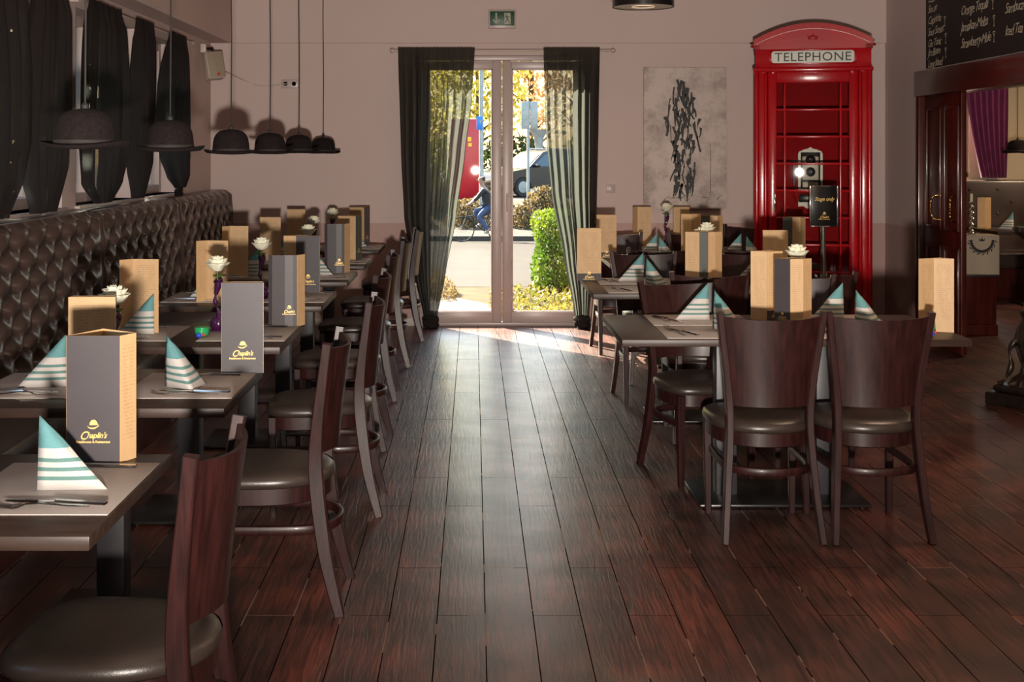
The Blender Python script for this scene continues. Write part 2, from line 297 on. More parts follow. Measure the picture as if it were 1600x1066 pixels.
# ---------------------------------------------------------------- mesh helpers
class MB:
    def __init__(s): s.v = []; s.f = []; s.m = []; s.uv = []
    def add(s, vs, fs, m=0, uvs=None):
        o = len(s.v); s.v += [tuple(x) for x in vs]
        for i, f in enumerate(fs):
            s.f.append([o+k for k in f]); s.m.append(m); s.uv.append(uvs[i] if uvs else None)
        return s
    def box(s, c, d, bev=0.0, rot=None, m=0, seg=2):
        bm = bmesh.new(); bmesh.ops.create_cube(bm, size=1.0)
        bmesh.ops.scale(bm, vec=d, verts=bm.verts)
        if bev > 0: bmesh.ops.bevel(bm, geom=bm.edges[:], offset=min(bev, min(d)*0.45), segments=seg, profile=0.5, affect='EDGES')
        T = Matrix.Translation(c) @ (rot.to_matrix().to_4x4() if rot else Matrix.Identity(4))
        bm.verts.ensure_lookup_table()
        s.add([T @ v.co for v in bm.verts], [[v.index for v in f.verts] for f in bm.faces], m); bm.free(); return s
    def rng(s, x0, x1, y0, y1, z0, z1, bev=0.0, m=0):
        return s.box(((x0+x1)/2, (y0+y1)/2, (z0+z1)/2), (abs(x1-x0), abs(y1-y0), abs(z1-z0)), bev, None, m)
    def loft(s, rings, cap=True, m=0, closed=True):
        n = len(rings[0]); vs = [p for r in rings for p in r]; fs = []
        for i in range(len(rings)-1):
            for j in range(n if closed else n-1):
                k = (j+1) % n; fs.append([i*n+j, i*n+k, (i+1)*n+k, (i+1)*n+j])
        if cap: fs.append(list(range(n))[::-1]); fs.append([(len(rings)-1)*n+j for j in range(n)])
        return s.add(vs, fs, m)
    def lathe(s, prof, n=24, c=(0, 0, 0), m=0, cap=True):
        return s.loft([[(c[0]+r*math.cos(2*PI*k/n), c[1]+r*math.sin(2*PI*k/n), c[2]+z) for k in range(n)] for r, z in prof], cap, m)
    def tube(s, pts, r, n=8, m=0, cap=True):
        pts = [Vector(p) for p in pts]; rs = r if isinstance(r, (list, tuple)) else [r]*len(pts); rings = []
        t0 = (pts[1]-pts[0]).normalized(); a = Vector((0, 0, 1)) if abs(t0.z) < 0.9 else Vector((1, 0, 0)); u = t0.cross(a).normalized()
        for i, p in enumerate(pts):
            t = (pts[min(i+1, len(pts)-1)]-pts[max(i-1, 0)]).normalized(); u = (u-t*u.dot(t)).normalized(); w = t.cross(u)
            rings.append([p+(u*math.cos(2*PI*k/n)+w*math.sin(2*PI*k/n))*rs[i] for k in range(n)])
        return s.loft(rings, cap, m)
    def sweep(s, pts, a, b, side=Vector((1, 0, 0)), m=0, chamf=0.25):
        """rectangular bar: half width a along 'side', half depth b across; chamfered corners"""
        pts = [Vector(p) for p in pts]; rings = []
        for i, p in enumerate(pts):
            t = (pts[min(i+1, len(pts)-1)]-pts[max(i-1, 0)]).normalized(); u = (side-t*side.dot(t)).normalized(); w = t.cross(u)
            aa = a[i] if isinstance(a, (list, tuple)) else a; bb = b[i] if isinstance(b, (list, tuple)) else b; q = chamf*min(aa, bb)
            rings.append([p+u*x+w*y for x, y in ((aa-q, -bb), (aa, -bb+q), (aa, bb-q), (aa-q, bb), (-aa+q, bb), (-aa, bb-q), (-aa, -bb+q), (-aa+q, -bb))])
        return s.loft(rings, True, m)
    def grid(s, fn, nu, nv, m=0, uv=False):
        vs = [fn(i/nu, j/nv) for j in range(nv+1) for i in range(nu+1)]
        fs = [[j*(nu+1)+i, j*(nu+1)+i+1, (j+1)*(nu+1)+i+1, (j+1)*(nu+1)+i] for j in range(nv) for i in range(nu)]
        return s.add(vs, fs, m)
    def prism(s, poly, z0, z1, m=0):
        n = len(poly); return s.loft([[(x, y, z0) for x, y in poly], [(x, y, z1) for x, y in poly]], True, m)
    def plate(s, poly, axis_fn, t0, t1, m=0):
        return s.loft([[axis_fn(a, b, t0) for a, b in poly], [axis_fn(a, b, t1) for a, b in poly]], True, m)
    def ball(s, c, r, n=12, sc=(1, 1, 1), m=0):
        return s.lathe([(max(1e-4, r*sc[0]*math.sin(PI*i/n)), -r*sc[2]*math.cos(PI*i/n)) for i in range(n+1)], n*2, c, m)
    def build(s, name, mats, parent=None, smooth=35, loc=None, rot=None):
        me = bpy.data.meshes.new(name); me.from_pydata(s.v, [], s.f)
        mats = mats if isinstance(mats, (list, tuple)) else [mats]
        for x in mats: me.materials.append(M[x] if isinstance(x, str) else x)
        me.polygons.foreach_set('material_index', s.m)
        if any(u is not None for u in s.uv):
            L = me.uv_layers.new(name='UVMap')
            for p, u in zip(me.polygons, s.uv):
                if u:
                    for li, q in zip(p.loop_indices, u): L.data[li].uv = q
        bm = bmesh.new(); bm.from_mesh(me); bmesh.ops.recalc_face_normals(bm, faces=bm.faces); bm.to_mesh(me); bm.free()
        if smooth:
            me.polygons.foreach_set('use_smooth', [True]*len(me.polygons)); me.set_sharp_from_angle(angle=math.radians(smooth))
        me.update()
        o = bpy.data.objects.new(name, me); C.objects.link(o)
        if parent: o.parent = parent
        if loc: o.location = loc
        if rot: o.rotation_euler = rot
        return o
def tag(o, label, cat, group=None, kind=None):
    o['label'] = label; o['category'] = cat
    if group: o['group'] = group
    if kind: o['kind'] = kind
    return o
def struct(o): o['kind'] = 'structure'; return o
def empty(name, loc=(0, 0, 0), rz=0.0):
    o = bpy.data.objects.new(name, None); C.objects.link(o); o.location = loc; o.rotation_euler = (0, 0, rz); o.empty_display_size = 0.1; return o
KIDS = {}
def kids(o): return [c for c in bpy.data.objects if c.parent == o]
def dup(src, loc, rz, label, group=None, scale=None):
    def rec(o, parent):
        c = o.copy(); C.objects.link(c)
        if parent: c.parent = parent
        for ch in tree[o]: rec(ch, c)
        return c
    if src not in TREES:
        t = {}
        def walk(o):
            t[o] = kids(o)
            for k in t[o]: walk(k)
        walk(src); TREES[src] = t
    tree = TREES[src]
    r = rec(src, None); r.location = loc; r.rotation_euler = (0, 0, rz); r['label'] = label
    if scale: r.scale = scale
    if group: r['group'] = group
    return r
TREES = {}; USED = set()
def place(src, loc, rz, label, group=None, scale=None):
    if src not in USED:
        USED.add(src); kids_first = None
        src.location = loc; src.rotation_euler = (0, 0, rz); src['label'] = label
        if scale: src.scale = scale
        if group: src['group'] = group
        return src
    return dup(src, loc, rz, label, group, scale)
def text_mb(txt, size, shear=0.0, depth=0.0, align='CENTER', bold=0.0, space=1.0, squash=1.0):
    cu = bpy.data.curves.new('tmp', 'FONT'); cu.body = txt; cu.size = size; cu.shear = shear; cu.extrude = depth; cu.align_x = align; cu.offset = bold
    cu.space_character = space; cu.resolution_u = 3
    o = bpy.data.objects.new('tmp', cu); C.objects.link(o)
    dg = bpy.context.evaluated_depsgraph_get(); me = bpy.data.meshes.new_from_object(o.evaluated_get(dg))
    vs = [(v.co.x*squash, v.co.y, v.co.z) for v in me.vertices]; fs = [list(p.vertices) for p in me.polygons]
    bpy.data.objects.remove(o); bpy.data.curves.remove(cu); bpy.data.meshes.remove(me)
    return vs, fs
def px(x, Y): return (x-740)*Y/2000
def pz(y, Y): return EYE-(y-238)*Y/2000
# ================================================================ ROOM SHELL
BW = 11.2; LW = -2.3; RW = 3.6; CH = 3.0; FW = -2.6
struct(MB().rng(LW-0.3, 9.0, FW-0.2, BW+0.14, -0.2, 0).build('floor', 'floor'))
struct(MB().rng(LW-0.3, RW+0.2, FW-0.2, BW+0.25, CH, CH+0.2).build('ceiling', 'ceiling'))
DX0, DX1, DZ = -0.52, 1.01, 2.37
w = MB(); w.rng(LW-0.25, DX0, BW, BW+0.25, 0, CH); w.rng(DX1, RW+0.15, BW, BW+0.25, 0, CH); w.rng(DX0, DX1, BW, BW+0.25, DZ, CH)
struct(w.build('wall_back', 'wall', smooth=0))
WIN = [(0.9, 2.6), (3.1, 4.9), (5.25, 7.15), (7.4, 8.7), (8.95, 9.95)]; WZ0, WZ1 = 1.21, 2.36
w = MB(); edges = [FW-0.2]+[e for p in WIN for e in p]+[BW]
for i in range(0, len(edges), 2): w.rng(LW-0.25, LW, edges[i], edges[i+1], 0, CH)
for a, b_ in WIN: w.rng(LW-0.25, LW, a, b_, 0, WZ0); w.rng(LW-0.25, LW, a, b_, WZ1, CH)
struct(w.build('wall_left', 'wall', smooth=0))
OP0, OP1, OPZ = 7.3, 10.33, 2.07
w = MB(); w.rng(RW, RW+0.15, OP1, BW, 0, CH); w.rng(RW, RW+0.15, OP0, OP1, OPZ, CH); w.rng(RW, RW+0.15, FW-0.2, OP0, 0, CH)
struct(w.build('wall_right', 'wall', smooth=0))
struct(MB().rng(LW-0.25, RW+0.15, FW-0.2, FW, 0, CH).build('wall_front', 'mahogany', smooth=0))
# soffit above the left windows and the shallow beam over the back wall
struct(MB().rng(LW, -2.12, FW, BW, 2.475, CH, 0.004).build('trim_1', 'wall', smooth=0))
struct(MB().rng(-2.12, 2.9, BW-0.03, BW, 2.475, CH).rng(2.9, RW, BW-0.03, BW, 2.475, CH).build('trim_2', 'wall', smooth=0))
b_ = MB(); b_.rng(LW, DX0, BW-0.018, BW, 0, 0.075, 0.004); b_.rng(DX1, RW, BW-0.018, BW, 0, 0.075, 0.004); struct(b_.build('baseboard_back', 'trimwhite'))
struct(MB().rng(RW-0.018, RW, OP1, BW-0.02, 0, 0.075, 0.004).build('baseboard_right', 'trimwhite'))
# windows in the left wall
for i, (a, c) in enumerate(WIN):
    f = MB(); X0, X1 = LW-0.20, LW-0.13; t = 0.06
    f.rng(X0+0.001, X1-0.001, a+t, c-t, WZ0+0.001, WZ0+t, 0.004); f.rng(X0+0.001, X1-0.001, a+t, c-t, WZ1-t, WZ1-0.001, 0.004); f.rng(X0, X1, a, a+t, WZ0, WZ1, 0.006); f.rng(X0, X1, c-t, c, WZ0, WZ1, 0.006)
    if c-a > 1.2: f.rng(X0, X1, (a+c)/2-0.045, (a+c)/2+0.045, WZ0, WZ1, 0.006)
    o = struct(f.build('window_%d' % (i+1), 'pvc'))
    MB().rng(LW-0.17, LW-0.162, a+0.03, c-0.03, WZ0+0.03, WZ1-0.03).build('glass_pane', 'glass', o, 0)
    MB().rng(LW-0.13, LW+0.03, a-0.02, c+0.02, WZ0-0.03, WZ0, 0.006).build('window_sill', 'trimwhite', o)
# glazed double door
dr = MB(); y0, y1 = BW+0.02, BW+0.09
dr.rng(DX0, DX0+0.05, y0, y1, 0, DZ, 0.006); dr.rng(DX1-0.05, DX1, y0, y1, 0, DZ, 0.006); dr.rng(DX0, DX1, y0, y1, DZ-0.045, DZ, 0.006); dr.rng(DX0, DX1, y0-0.02, y1, 0, 0.03, 0.004)
door = struct(dr.build('door_1', 'pvc'))
MID = 0.249
for (a, c, s) in ((DX0+0.045, MID-0.002, 1), (MID+0.002, DX1-0.045, -1)):
    lf = MB(); t = 0.083; tb = 0.12; ya, yb = BW-0.005, BW+0.065
    lf.rng(a+t-0.002, c-t+0.002, ya+0.001, yb-0.001, 0.03, 0.03+0.095, 0.004); lf.rng(a+t-0.002, c-t+0.002, ya+0.001, yb-0.001, DZ-0.05-0.07, DZ-0.052, 0.004); lf.rng(a, a+t, ya, yb, 0.03, DZ-0.05, 0.010); lf.rng(c-t, c, ya, yb, 0.03, DZ-0.05, 0.010)
    # glazing beads
    lf.rng(a+t, a+t+0.012, ya+0.012, ya+0.03, 0.12, DZ-0.12, 0.003); lf.rng(c-t-0.012, c-t, ya+0.012, ya+0.03, 0.12, DZ-0.12, 0.003)
    lf.rng(a+t, c-t, ya+0.012, ya+0.03, 0.12, 0.132, 0.003); lf.rng(a+t, c-t, ya+0.012, ya+0.03, DZ-0.132, DZ-0.12, 0.003)
    o = lf.build('door_leaf', 'pvc', door)
    MB().rng(a+t-0.01, c-t+0.01, BW+0.028, BW+0.034, 0.115, DZ-0.115).build('glass_pane', 'glass', o, 0)
h = MB(); h.box((MID+0.05, BW-0.012, 1.08), (0.028, 0.012, 0.16), 0.004); h.box((MID+0.05, BW-0.03, 1.13), (0.014, 0.03, 0.014), 0.003); h.box((MID+0.05, BW-0.045, 1.07), (0.020, 0.012, 0.13), 0.005)
h.build('door_handle', 'trimwhite', door)
for zz in (1.38, 1.36): pass
# ================================================================ FURNITURE PROTOTYPES
def catmull(pts, n=6):
    P = [Vector(p) for p in pts]; out = []
    for i in range(len(P)-1):
        p0, p1, p2, p3 = P[max(i-1, 0)], P[i], P[i+1], P[min(i+2, len(P)-1)]
        for k in range(n):
            t = k/n; out.append(0.5*((2*p1)+(p2-p0)*t+(2*p0-5*p1+4*p2-p3)*t*t+(3*p1-p0-3*p2+p3)*t**3))
    out.append(P[-1]); return out
def seat_outline(k=1.0, n=40):
    pts = []
    for i in range(n):
        a = 2*PI*i/n; c, s = math.cos(a), math.sin(a)
        e = 2/4.2 if s > 0 else 2/2.3
        x = 0.222*math.copysign(abs(c)**(2/3.2 if s > 0 else 0.9), c); y = 0.225*math.copysign(abs(s)**e, s)
        x *= 1.0-0.10*(0.225-y)/0.45
        pts.append((x*k, y*k))
    return pts
def make_chair():
    root = empty('dining_chair')
    for sx in (-1, 1):
        path = catmull([(sx*0.190, -0.262, 0.0), (sx*0.172, -0.212, 0.20), (sx*0.157, -0.180, 0.45), (sx*0.168, -0.186, 0.62), (sx*0.203, -0.222, 0.895)], 6)
        n = len(path)
        MB().sweep(path, [0.0125+0.002*math.sin(PI*i/(n-1)) for i in range(n)], [0.016+0.008*math.sin(PI*min(1, i/(n-1)*1.1)) for i in range(n)]).build('leg', 'wood', root)
        MB().sweep([(sx*0.176, 0.178, 0.0), (sx*0.178, 0.180, 0.2), (sx*0.180, 0.182, 0.415)], [0.0125, 0.015, 0.018], [0.0125, 0.015, 0.018]).build('leg', 'wood', root)
    # curved backrest panel
    def bk(u, v, side):
        z = 0.525+0.355*v; hw = 0.157+0.043*max(0, (v-0.05))**1.15; x = (2*u-1)*hw
        yb = -0.180-0.040*v**1.3
        y = yb-0.052*(1-(2*u-1)**2)-0.002+side*0.0065
        z -= 0.012*(1-(2*u-1)**2)*v
        return (x, y, z)
    b = MB(); nu, nv = 20, 10
    A = [[bk(i/nu, j/nv, 1) for i in range(nu+1)] for j in range(nv+1)]; B = [[bk(i/nu, j/nv, -1) for i in range(nu+1)] for j in range(nv+1)]
    b.loft([A[j]+B[j][::-1] for j in range(nv+1)], True)
    b.build('backrest', 'wood', root, 50)
    o = MB(); prof = [(0.955, 0.417), (0.995, 0.424), (1.005, 0.436), (0.985, 0.450), (0.93, 0.460), (0.78, 0.468), (0.5, 0.472), (0.15, 0.473)]
    o.loft([[(x*k, y*k, z) for x, y in seat_outline()] for k, z in prof]); o.build('seat', 'leather', root, 60)
    MB().loft([[(x*k, y*k, z) for x, y in seat_outline()] for k, z in ((0.93, 0.362), (0.955, 0.366), (0.955, 0.417), (0.90, 0.418))]).build('seat_frame', 'wood', root, 40)
    pts = [(0.168, 0.170, 0.275), (0.170, 0.0, 0.275), (0.160, -0.14, 0.275), (0.125, -0.205, 0.275), (0.06, -0.238, 0.275), (0, -0.246, 0.275)]
    pts += [(-x, y, z) for x, y, z in pts[-2::-1]]
    MB().sweep(catmull(pts, 4), 0.015, 0.009, Vector((0, 0, 1))).build('stretcher', 'wood', root, 50)
    return tag(root, '', 'chair')
CHAIR = make_chair()
def make_table(name, wx, wy, plate, cols, cat='table'):
    root = empty(name)
    MB().box((0, 0, 0.735), (wx, wy, 0.030), 0.003).build('tabletop', 'tabletop', root)
    MB().box((0, 0, 0.006+0.006), (plate[0], plate[1], 0.012), 0.003).build('base_plate', 'blackplate', root)
    for cx in cols: MB().box((cx, 0, 0.366), (0.09, 0.09, 0.70), 0.004).build('column', 'column', root)
    MB().box((0, 0, 0.712), (wx*0.62, 0.12, 0.012), 0.003).build('support_plate', 'blackplate', root)
    for sx in (-1, 1):
        for sy in (-1, 1): MB().lathe([(0.014, 0), (0.014, 0.007)], 12, (sx*(plate[0]/2-0.03), sy*(plate[1]/2-0.03), 0)).build('foot', 'blackplate', root)
    return tag(root, '', cat)
LT = make_table('dining_table', 0.86, 0.70, (0.42, 0.42), (0,))
RT = make_table('dining_table', 1.44, 0.80, (0.73, 0.42), (-0.22, 0.22))
ORD = ['nearest', 'second', 'third', 'fourth', 'fifth', 'sixth', 'seventh']
# ---- napkin
def make_napkin():
    b = MB(); A = (0, 0, 0.168); Rr = (0.152, -0.004, 0.0); L1 = (-0.004, -0.004, 0); L2 = (0.045, 0.125, 0); n = 8
    def sheet(P, Q, off):
        # gently bulged cloth triangle between A, P (wing foot) and Q (ridge foot)
        Av, Pv, Qv = Vector(A), Vector(P), Vector(Q); nrm = (Pv-Av).cross(Qv-Av).normalized(); nrm = nrm if nrm.y*off > 0 else -nrm
        vs = []; idx = {}
        for i in range(n+1):
            for j in range(n+1-i):
                u, v = i/n, j/n; p = Av*(1-u-v)+Pv*u+Qv*v; p = p+nrm*(0.010*math.sin(PI*min(1, (u+v)))*math.sin(PI*(u/(u+v) if u+v else 0))); idx[(i, j)] = len(vs); vs.append((p.x, p.y, max(0, p.z)))
        fs = []
        for i in range(n):
            for j in range(n-i):
                fs.append([idx[(i, j)], idx[(i+1, j)], idx[(i, j+1)]])
                if i+j < n-1: fs.append([idx[(i+1, j)], idx[(i+1, j+1)], idx[(i, j+1)]])
        b.add(vs, fs)
    sheet(L1, Rr, -1); sheet(L2, Rr, 1)
    o = b.build('napkin', 'napkin', None, 40)
    sm = o.modifiers.new('cloth', 'SOLIDIFY'); sm.thickness = 0.0025; sm.offset = 0
    b2 = MB(); b2.add([(0, 0.003, 0.164), (0.004, 0.006, 0.001), (0.125, 0.010, 0.001), (0.044, 0.112, 0.001)], [[0, 1, 2], [0, 2, 3]])
    f = b2.build('inner_fold', 'napkin', o, 0); s2 = f.modifiers.new('cloth', 'SOLIDIFY'); s2.thickness = 0.002
    return tag(o, '', 'napkin')
NAP = make_napkin()
def make_mat(): return tag(MB().box((0, 0, 0.0015), (0.36, 0.45, 0.003), 0.001).build('placemat', 'mat'), '', 'placemat')
PMAT = make_mat()
def strip(b, pts, ws, t=0.0014):
    rings = []
    for (x, z), w_ in zip(pts, ws): rings.append([(x, -w_, z), (x, w_, z), (x, w_*0.8, z+t*1.6), (x, -w_*0.8, z+t*1.6)])
    b.loft(rings)
def make_fork():
    b = MB(); strip(b, [(-0.105, 0.001), (-0.06, 0.003), (0.0, 0.009), (0.03, 0.008), (0.045, 0.003)], [0.008, 0.006, 0.0035, 0.004, 0.010])
    strip(b, [(0.045, 0.003), (0.060, 0.001)], [0.010, 0.0125])
    for y in (-0.0102, -0.0034, 0.0034, 0.0102):
        b.loft([[(x, y-h, z), (x, y+h, z), (x, y+h, z+0.002), (x, y-h, z+0.002)] for x, z, h in ((0.058, 0.001, 0.0019), (0.08, 0.003, 0.0017), (0.102, 0.009, 0.0010))])
    return tag(b.build('fork', 'steel', None, 40), '', 'fork')
def make_knife():
    b = MB(); strip(b, [(-0.115, 0.001), (-0.05, 0.002), (0.0, 0.003)], [0.009, 0.008, 0.0055], 0.003)
    strip(b, [(0.0, 0.003), (0.02, 0.002), (0.08, 0.001), (0.105, 0.001), (0.115, 0.001)], [0.006, 0.009, 0.0095, 0.007, 0.002], 0.001)
    return tag(b.build('knife', 'steel', None, 40), '', 'knife')
FORK, KNIFE = make_fork(), make_knife()
# ---- menu cards
def logo_mb(scale):
    b = MB(); T = []
    vs, fs = text_mb("haplin's", 0.0215*scale, shear=0.4, bold=0.0003*scale, space=0.93, squash=0.9); vs = [(x+0.009*scale, y, z) for x, y, z in vs]; b.add(vs, fs); x0 = min(v[0] for v in vs)
    vs, fs = text_mb('C', 0.031*scale, shear=0.4, bold=0.0003*scale, squash=0.85); m_ = max(v[0] for v in vs if v[1] < 0.012*scale); m_ = max(v[0] for v in vs); b.add([(x-m_+x0+0.0048*scale, y-0.004*scale, z) for x, y, z in vs], fs)
    vs, fs = text_mb('Steakhouse & Restaurant', 0.0088*scale, bold=0.00025*scale); b.add([(x, y-0.013*scale, z) for x, y, z in vs], fs)
    # bowler hat emblem: crown and tilted curled brim
    def hat(pts): b.add([(x*scale*0.68, (y*0.68+0.0115)*scale, 0) for x, y in pts], [list(range(len(pts)))])
    hat([(0.016*math.cos(math.radians(a))+0.002, 0.033+0.021*math.sin(math.radians(a))) for a in range(0, 181, 15)])
    br = [(-0.022, 0.030), (-0.014, 0.024), (0.0, 0.023), (0.014, 0.027), (0.025, 0.037), (0.020, 0.027), (0.006, 0.018), (-0.008, 0.018), (-0.018, 0.022)]
    b.add([(x*scale*0.68, (y*0.68+0.0115)*scale, 0) for x, y in br], [list(range(len(br)))])
    return b
LOGO = {}
def menu(pts, codes, loc, rz, label, logo=None, closed=True, H=0.315, logo_s=1.0, group='menu cards standing on the tables'):
    """pts: plan outline of the folded card; codes per outer face: K black, G green-black, T tan, B tan with black foot"""
    o = empty('menu_card', loc, rz)
    th = 0.0012; mats = ['menublack', 'menutan', 'menuband', 'menugreen']; code = {'K': 0, 'T': 1, 'B': 2, 'G': 3}
    segs = [(pts[i], pts[(i+1) % len(pts)]) for i in range(len(pts) if closed else len(pts)-1)]
    for i, (p, q) in enumerate(segs):
        p, q = Vector(p), Vector(q); d = (q-p); n = Vector((d.y, -d.x)).normalized()*th; b = MB()
        P = lambda a, s, z: (a.x+n.x*s, a.y+n.y*s, z)
        UV = [[(0, 0), (1, 0), (1, 1), (0, 1)]]; k = code[codes[i]]
        b.add([P(p, 1, 0), P(q, 1, 0), P(q, 1, H), P(p, 1, H)], [[0, 1, 2, 3]], k, UV)
        b.add([P(p, -1, 0), P(q, -1, 0), P(q, -1, H), P(p, -1, H)], [[0, 3, 2, 1]], 1, [[(0, 0), (0, 1), (1, 1), (1, 0)]])
        for aa, bb in (((p, 1, H), (q, 1, H)),): b.add([P(p, 1, H), P(q, 1, H), P(q, -1, H), P(p, -1, H)], [[0, 1, 2, 3]], 1)
        b.add([P(p, 1, 0), P(p, 1, H), P(p, -1, H), P(p, -1, 0)], [[0, 1, 2, 3]], 1); b.add([P(q, 1, 0), P(q, -1, 0), P(q, -1, H), P(q, 1, H)], [[0, 1, 2, 3]], 1)
        me = b.build('panel', mats, o, 0)
        if logo == i or (codes[i] == 'B'):
            s = (q-p).length/0.14*logo_s*(0.75 if codes[i] == 'B' else 1.0); key = round(s, 2)
            if key not in LOGO: LOGO[key] = logo_mb(s)
            lb = MB(); ang = math.atan2(d.y, d.x); mid = (p+q)/2; z0 = 0.062 if codes[i] != 'B' else 0.018
            nn = n.normalized()*(th+0.0008)
            lb.add([(mid.x+nn.x+x*math.cos(ang), mid.y+nn.y+x*math.sin(ang), z0+y) for x, y, z in LOGO[key].v], [list(f) for f in LOGO[key].f])
            lb.build('logo', 'gold', me, 0)
    return tag(o, label, 'menu card', group)
P_BOX = [(-0.068, 0), (0.064, 0), (0.089, 0.055), (-0.015, 0.13)]
P_FLAT = [(-0.072, 0), (0.072, 0), (0.066, 0.035), (-0.066, 0.03)]
P_TWO = [(-0.078, 0.0), (-0.035, 0.05), (0.078, 0.035)]
P_CURVE = [(-0.074, 0.006), (-0.056, -0.001), (0.0, -0.005), (0.036, -0.003), (0.052, 0.002), (0.078, 0.065)]
P_TRI = [(-0.078, 0.045), (-0.022, 0.0), (0.032, 0.0), (0.078, 0.04), (0.0, 0.085)]
P_CORNER = [(-0.072, 0.03), (-0.005, 0.0), (0.072, 0.02), (0.03, 0.08)]
# ---- vase, rose, tealight
def make_vase():
    b = MB(); b.lathe([(0.030, 0), (0.033, 0.004), (0.026, 0.012)], 20)
    pts = []; rs = []
    for i in range(40):
        t = i/39; z = 0.008+0.215*t; w_ = 0.014*math.sin(t*PI*2.4)*(1-t)**0.3*(t > 0.12)
        r = 0.030*math.exp(-((t-0.12)/0.13)**2)+0.0075+0.014*max(0, (t-0.6)/0.4)**1.6+0.004*math.sin(t*PI*8)*(0.25 < t < 0.7)
        pts.append((w_, 0, z)); rs.append(r)
    b.tube(pts, rs, 16)
    return tag(b.build('vase', 'vase', None, 60), '', 'vase')
def make_rose():
    root = empty('white_rose'); rnd = random.Random(4)
    MB().tube([(0, 0, -0.045), (0.001, 0, 0.0), (0.0, 0, 0.035)], 0.0028, 6).build('stem', 'stem', root)
    for k in range(3):
        a = k*2.2; MB().add([(0, 0, 0.005), (0.022*math.cos(a)-0.010*math.sin(a), 0.022*math.sin(a)+0.010*math.cos(a), 0.018), (0.042*math.cos(a), 0.042*math.sin(a), 0.012), (0.022*math.cos(a)+0.010*math.sin(a), 0.022*math.sin(a)-0.010*math.cos(a), 0.018)], [[0, 1, 2, 3]]).build('leaf', 'stem', root, 0)
    p = MB()
    for ring, (n, r, tilt, h) in enumerate(((7, 0.048, 0.85, 0.046), (6, 0.037, 0.5, 0.054), (5, 0.023, 0.22, 0.056))):
        for k in range(n):
            a = 2*PI*k/n+ring*0.5
            def fn(u, v, a=a, r=r, tilt=tilt, h=h):
                ww = (u-0.5)*1.9*math.sin(PI*(0.25+0.6*v)); rr = r*(0.30+0.75*v**0.6)*(1+0.10*math.sin(9*u)); al = a+ww
                return (rr*math.cos(al), rr*math.sin(al), 0.032+h*v*(1.25-tilt*0.55*v))
            p.grid(fn, 7, 5)
    p.build('petals', 'rosewhite', root, 60)
    MB().ball((0, 0, 0.066), 0.019, 7, (1, 1, 1.1)).build('flower_heart', 'rosecore', root, 60)
    return tag(root, '', 'flower')
VASE, ROSE = make_vase(), make_rose()
def make_tealight():
    root = empty('tealight_glass')
    MB().lathe([(0.020, 0.0), (0.029, 0.006), (0.034, 0.03), (0.033, 0.055), (0.027, 0.074), (0.0255, 0.074), (0.031, 0.054), (0.032, 0.03), (0.027, 0.008), (0.001, 0.006)], 24, cap=False).build('glass', 'jarglass', root, 60)
    MB().lathe([(0.018, 0.009), (0.027, 0.014), (0.0305, 0.03), (0.030, 0.046), (0.001, 0.047)], 20).build('gel', 'greenwax', root, 60)
    MB().ball((-0.006, -0.0345, 0.016), 0.0105, 7).build('bead', 'bluebead', root, 60); MB().ball((0.013, -0.033, 0.018), 0.006, 6).build('bead', 'redbead', root, 60)
    return tag(root, '', 'candle holder')
TEA = make_tealight()
# ================================================================ LEFT ROW
TZ = 0.7505
LTAB = [(-1.20, 2.915), (-1.18, 4.20), (-1.195, 5.41), (-1.19, 6.75), (-1.18, 7.95), (-1.17, 9.02), (-1.17, 10.35)]
LCH = [(-0.79, 2.85, -0.06), (-0.70, 4.38, 0.0), (-0.66, 5.52, 0.02), (-0.71, 6.70, -0.03), (-0.74, 8.0, 0.0), (-0.73, 9.22, 0.05), (-0.69, 10.45, 0.10)]
def setting(tab, who, x, y, rz, far=True, knife=True, napoff=(0.03, 0.0), naprz=0.0, nap=True, mirror=False):
    """placemat with its cutlery; local +x of the mat points at the diner"""
    c, s = math.cos(rz), math.sin(rz); W2 = lambda a, b: (x+c*a-s*b, y+s*a+c*b)
    g = 'woven placemats on the tables'
    place(PMAT, (x, y, TZ), rz, 'taupe placemat %s of %s' % (who, tab), g)
    p = W2(0.02, -0.175*(1 if c >= 0 else -1)); place(FORK, (*p, TZ+0.003), rz+PI+0.10, 'steel fork %s of %s' % (who, tab), 'steel cutlery on the placemats')
    if knife:
        p = W2(0.02, 0.185*(1 if c >= 0 else -1)); place(KNIFE, (*p, TZ+0.003), rz+PI-0.05, 'steel table knife behind the napkin %s of %s' % (who, tab), 'steel cutlery on the placemats')
    p = W2(0.03, -0.165*(1 if c >= 0 else -1)); place(KNIFE, (p[0]+0.02, p[1], TZ+0.0105), rz+PI-0.12, 'steel knife crossing the fork %s of %s' % (who, tab), 'steel cutlery on the placemats')
    if nap:
        p = W2(*napoff); place(NAP, (*p, TZ+0.0035), rz+naprz, 'teal striped napkin %s of %s' % (who, tab), 'folded napkins on the tables', (1, -1, 1) if mirror else (1, 1, 1))
for i, ((tx, ty), (cx, cy, cr)) in enumerate(zip(LTAB, LCH)):
    nm = 'the %s bench table' % ORD[i]
    place(LT, (tx, ty, 0), 0, 'brown laminate table in the row along the tufted bench, %s from the camera' % ORD[i], 'tables along the tufted bench')
    place(CHAIR, (cx, cy, 0), PI/2+cr, 'dark wooden chair at the aisle end of %s' % nm, 'chairs beside the tables')
    setting(nm, 'at the aisle end', tx+0.245, ty+0.02, 0.0, napoff=(-0.03 if i == 0 else -0.07, -0.03), naprz=(0.05, -0.75, -0.3, -0.35, -0.3, -0.3, -0.3)[i])
    setting(nm, 'at the bench end', tx-0.235, ty+0.02, PI, napoff=(-0.08, 0.03), naprz=(0, 0.15, 0.0, 0.1, 0, 0.1, 0)[i], mirror=True)
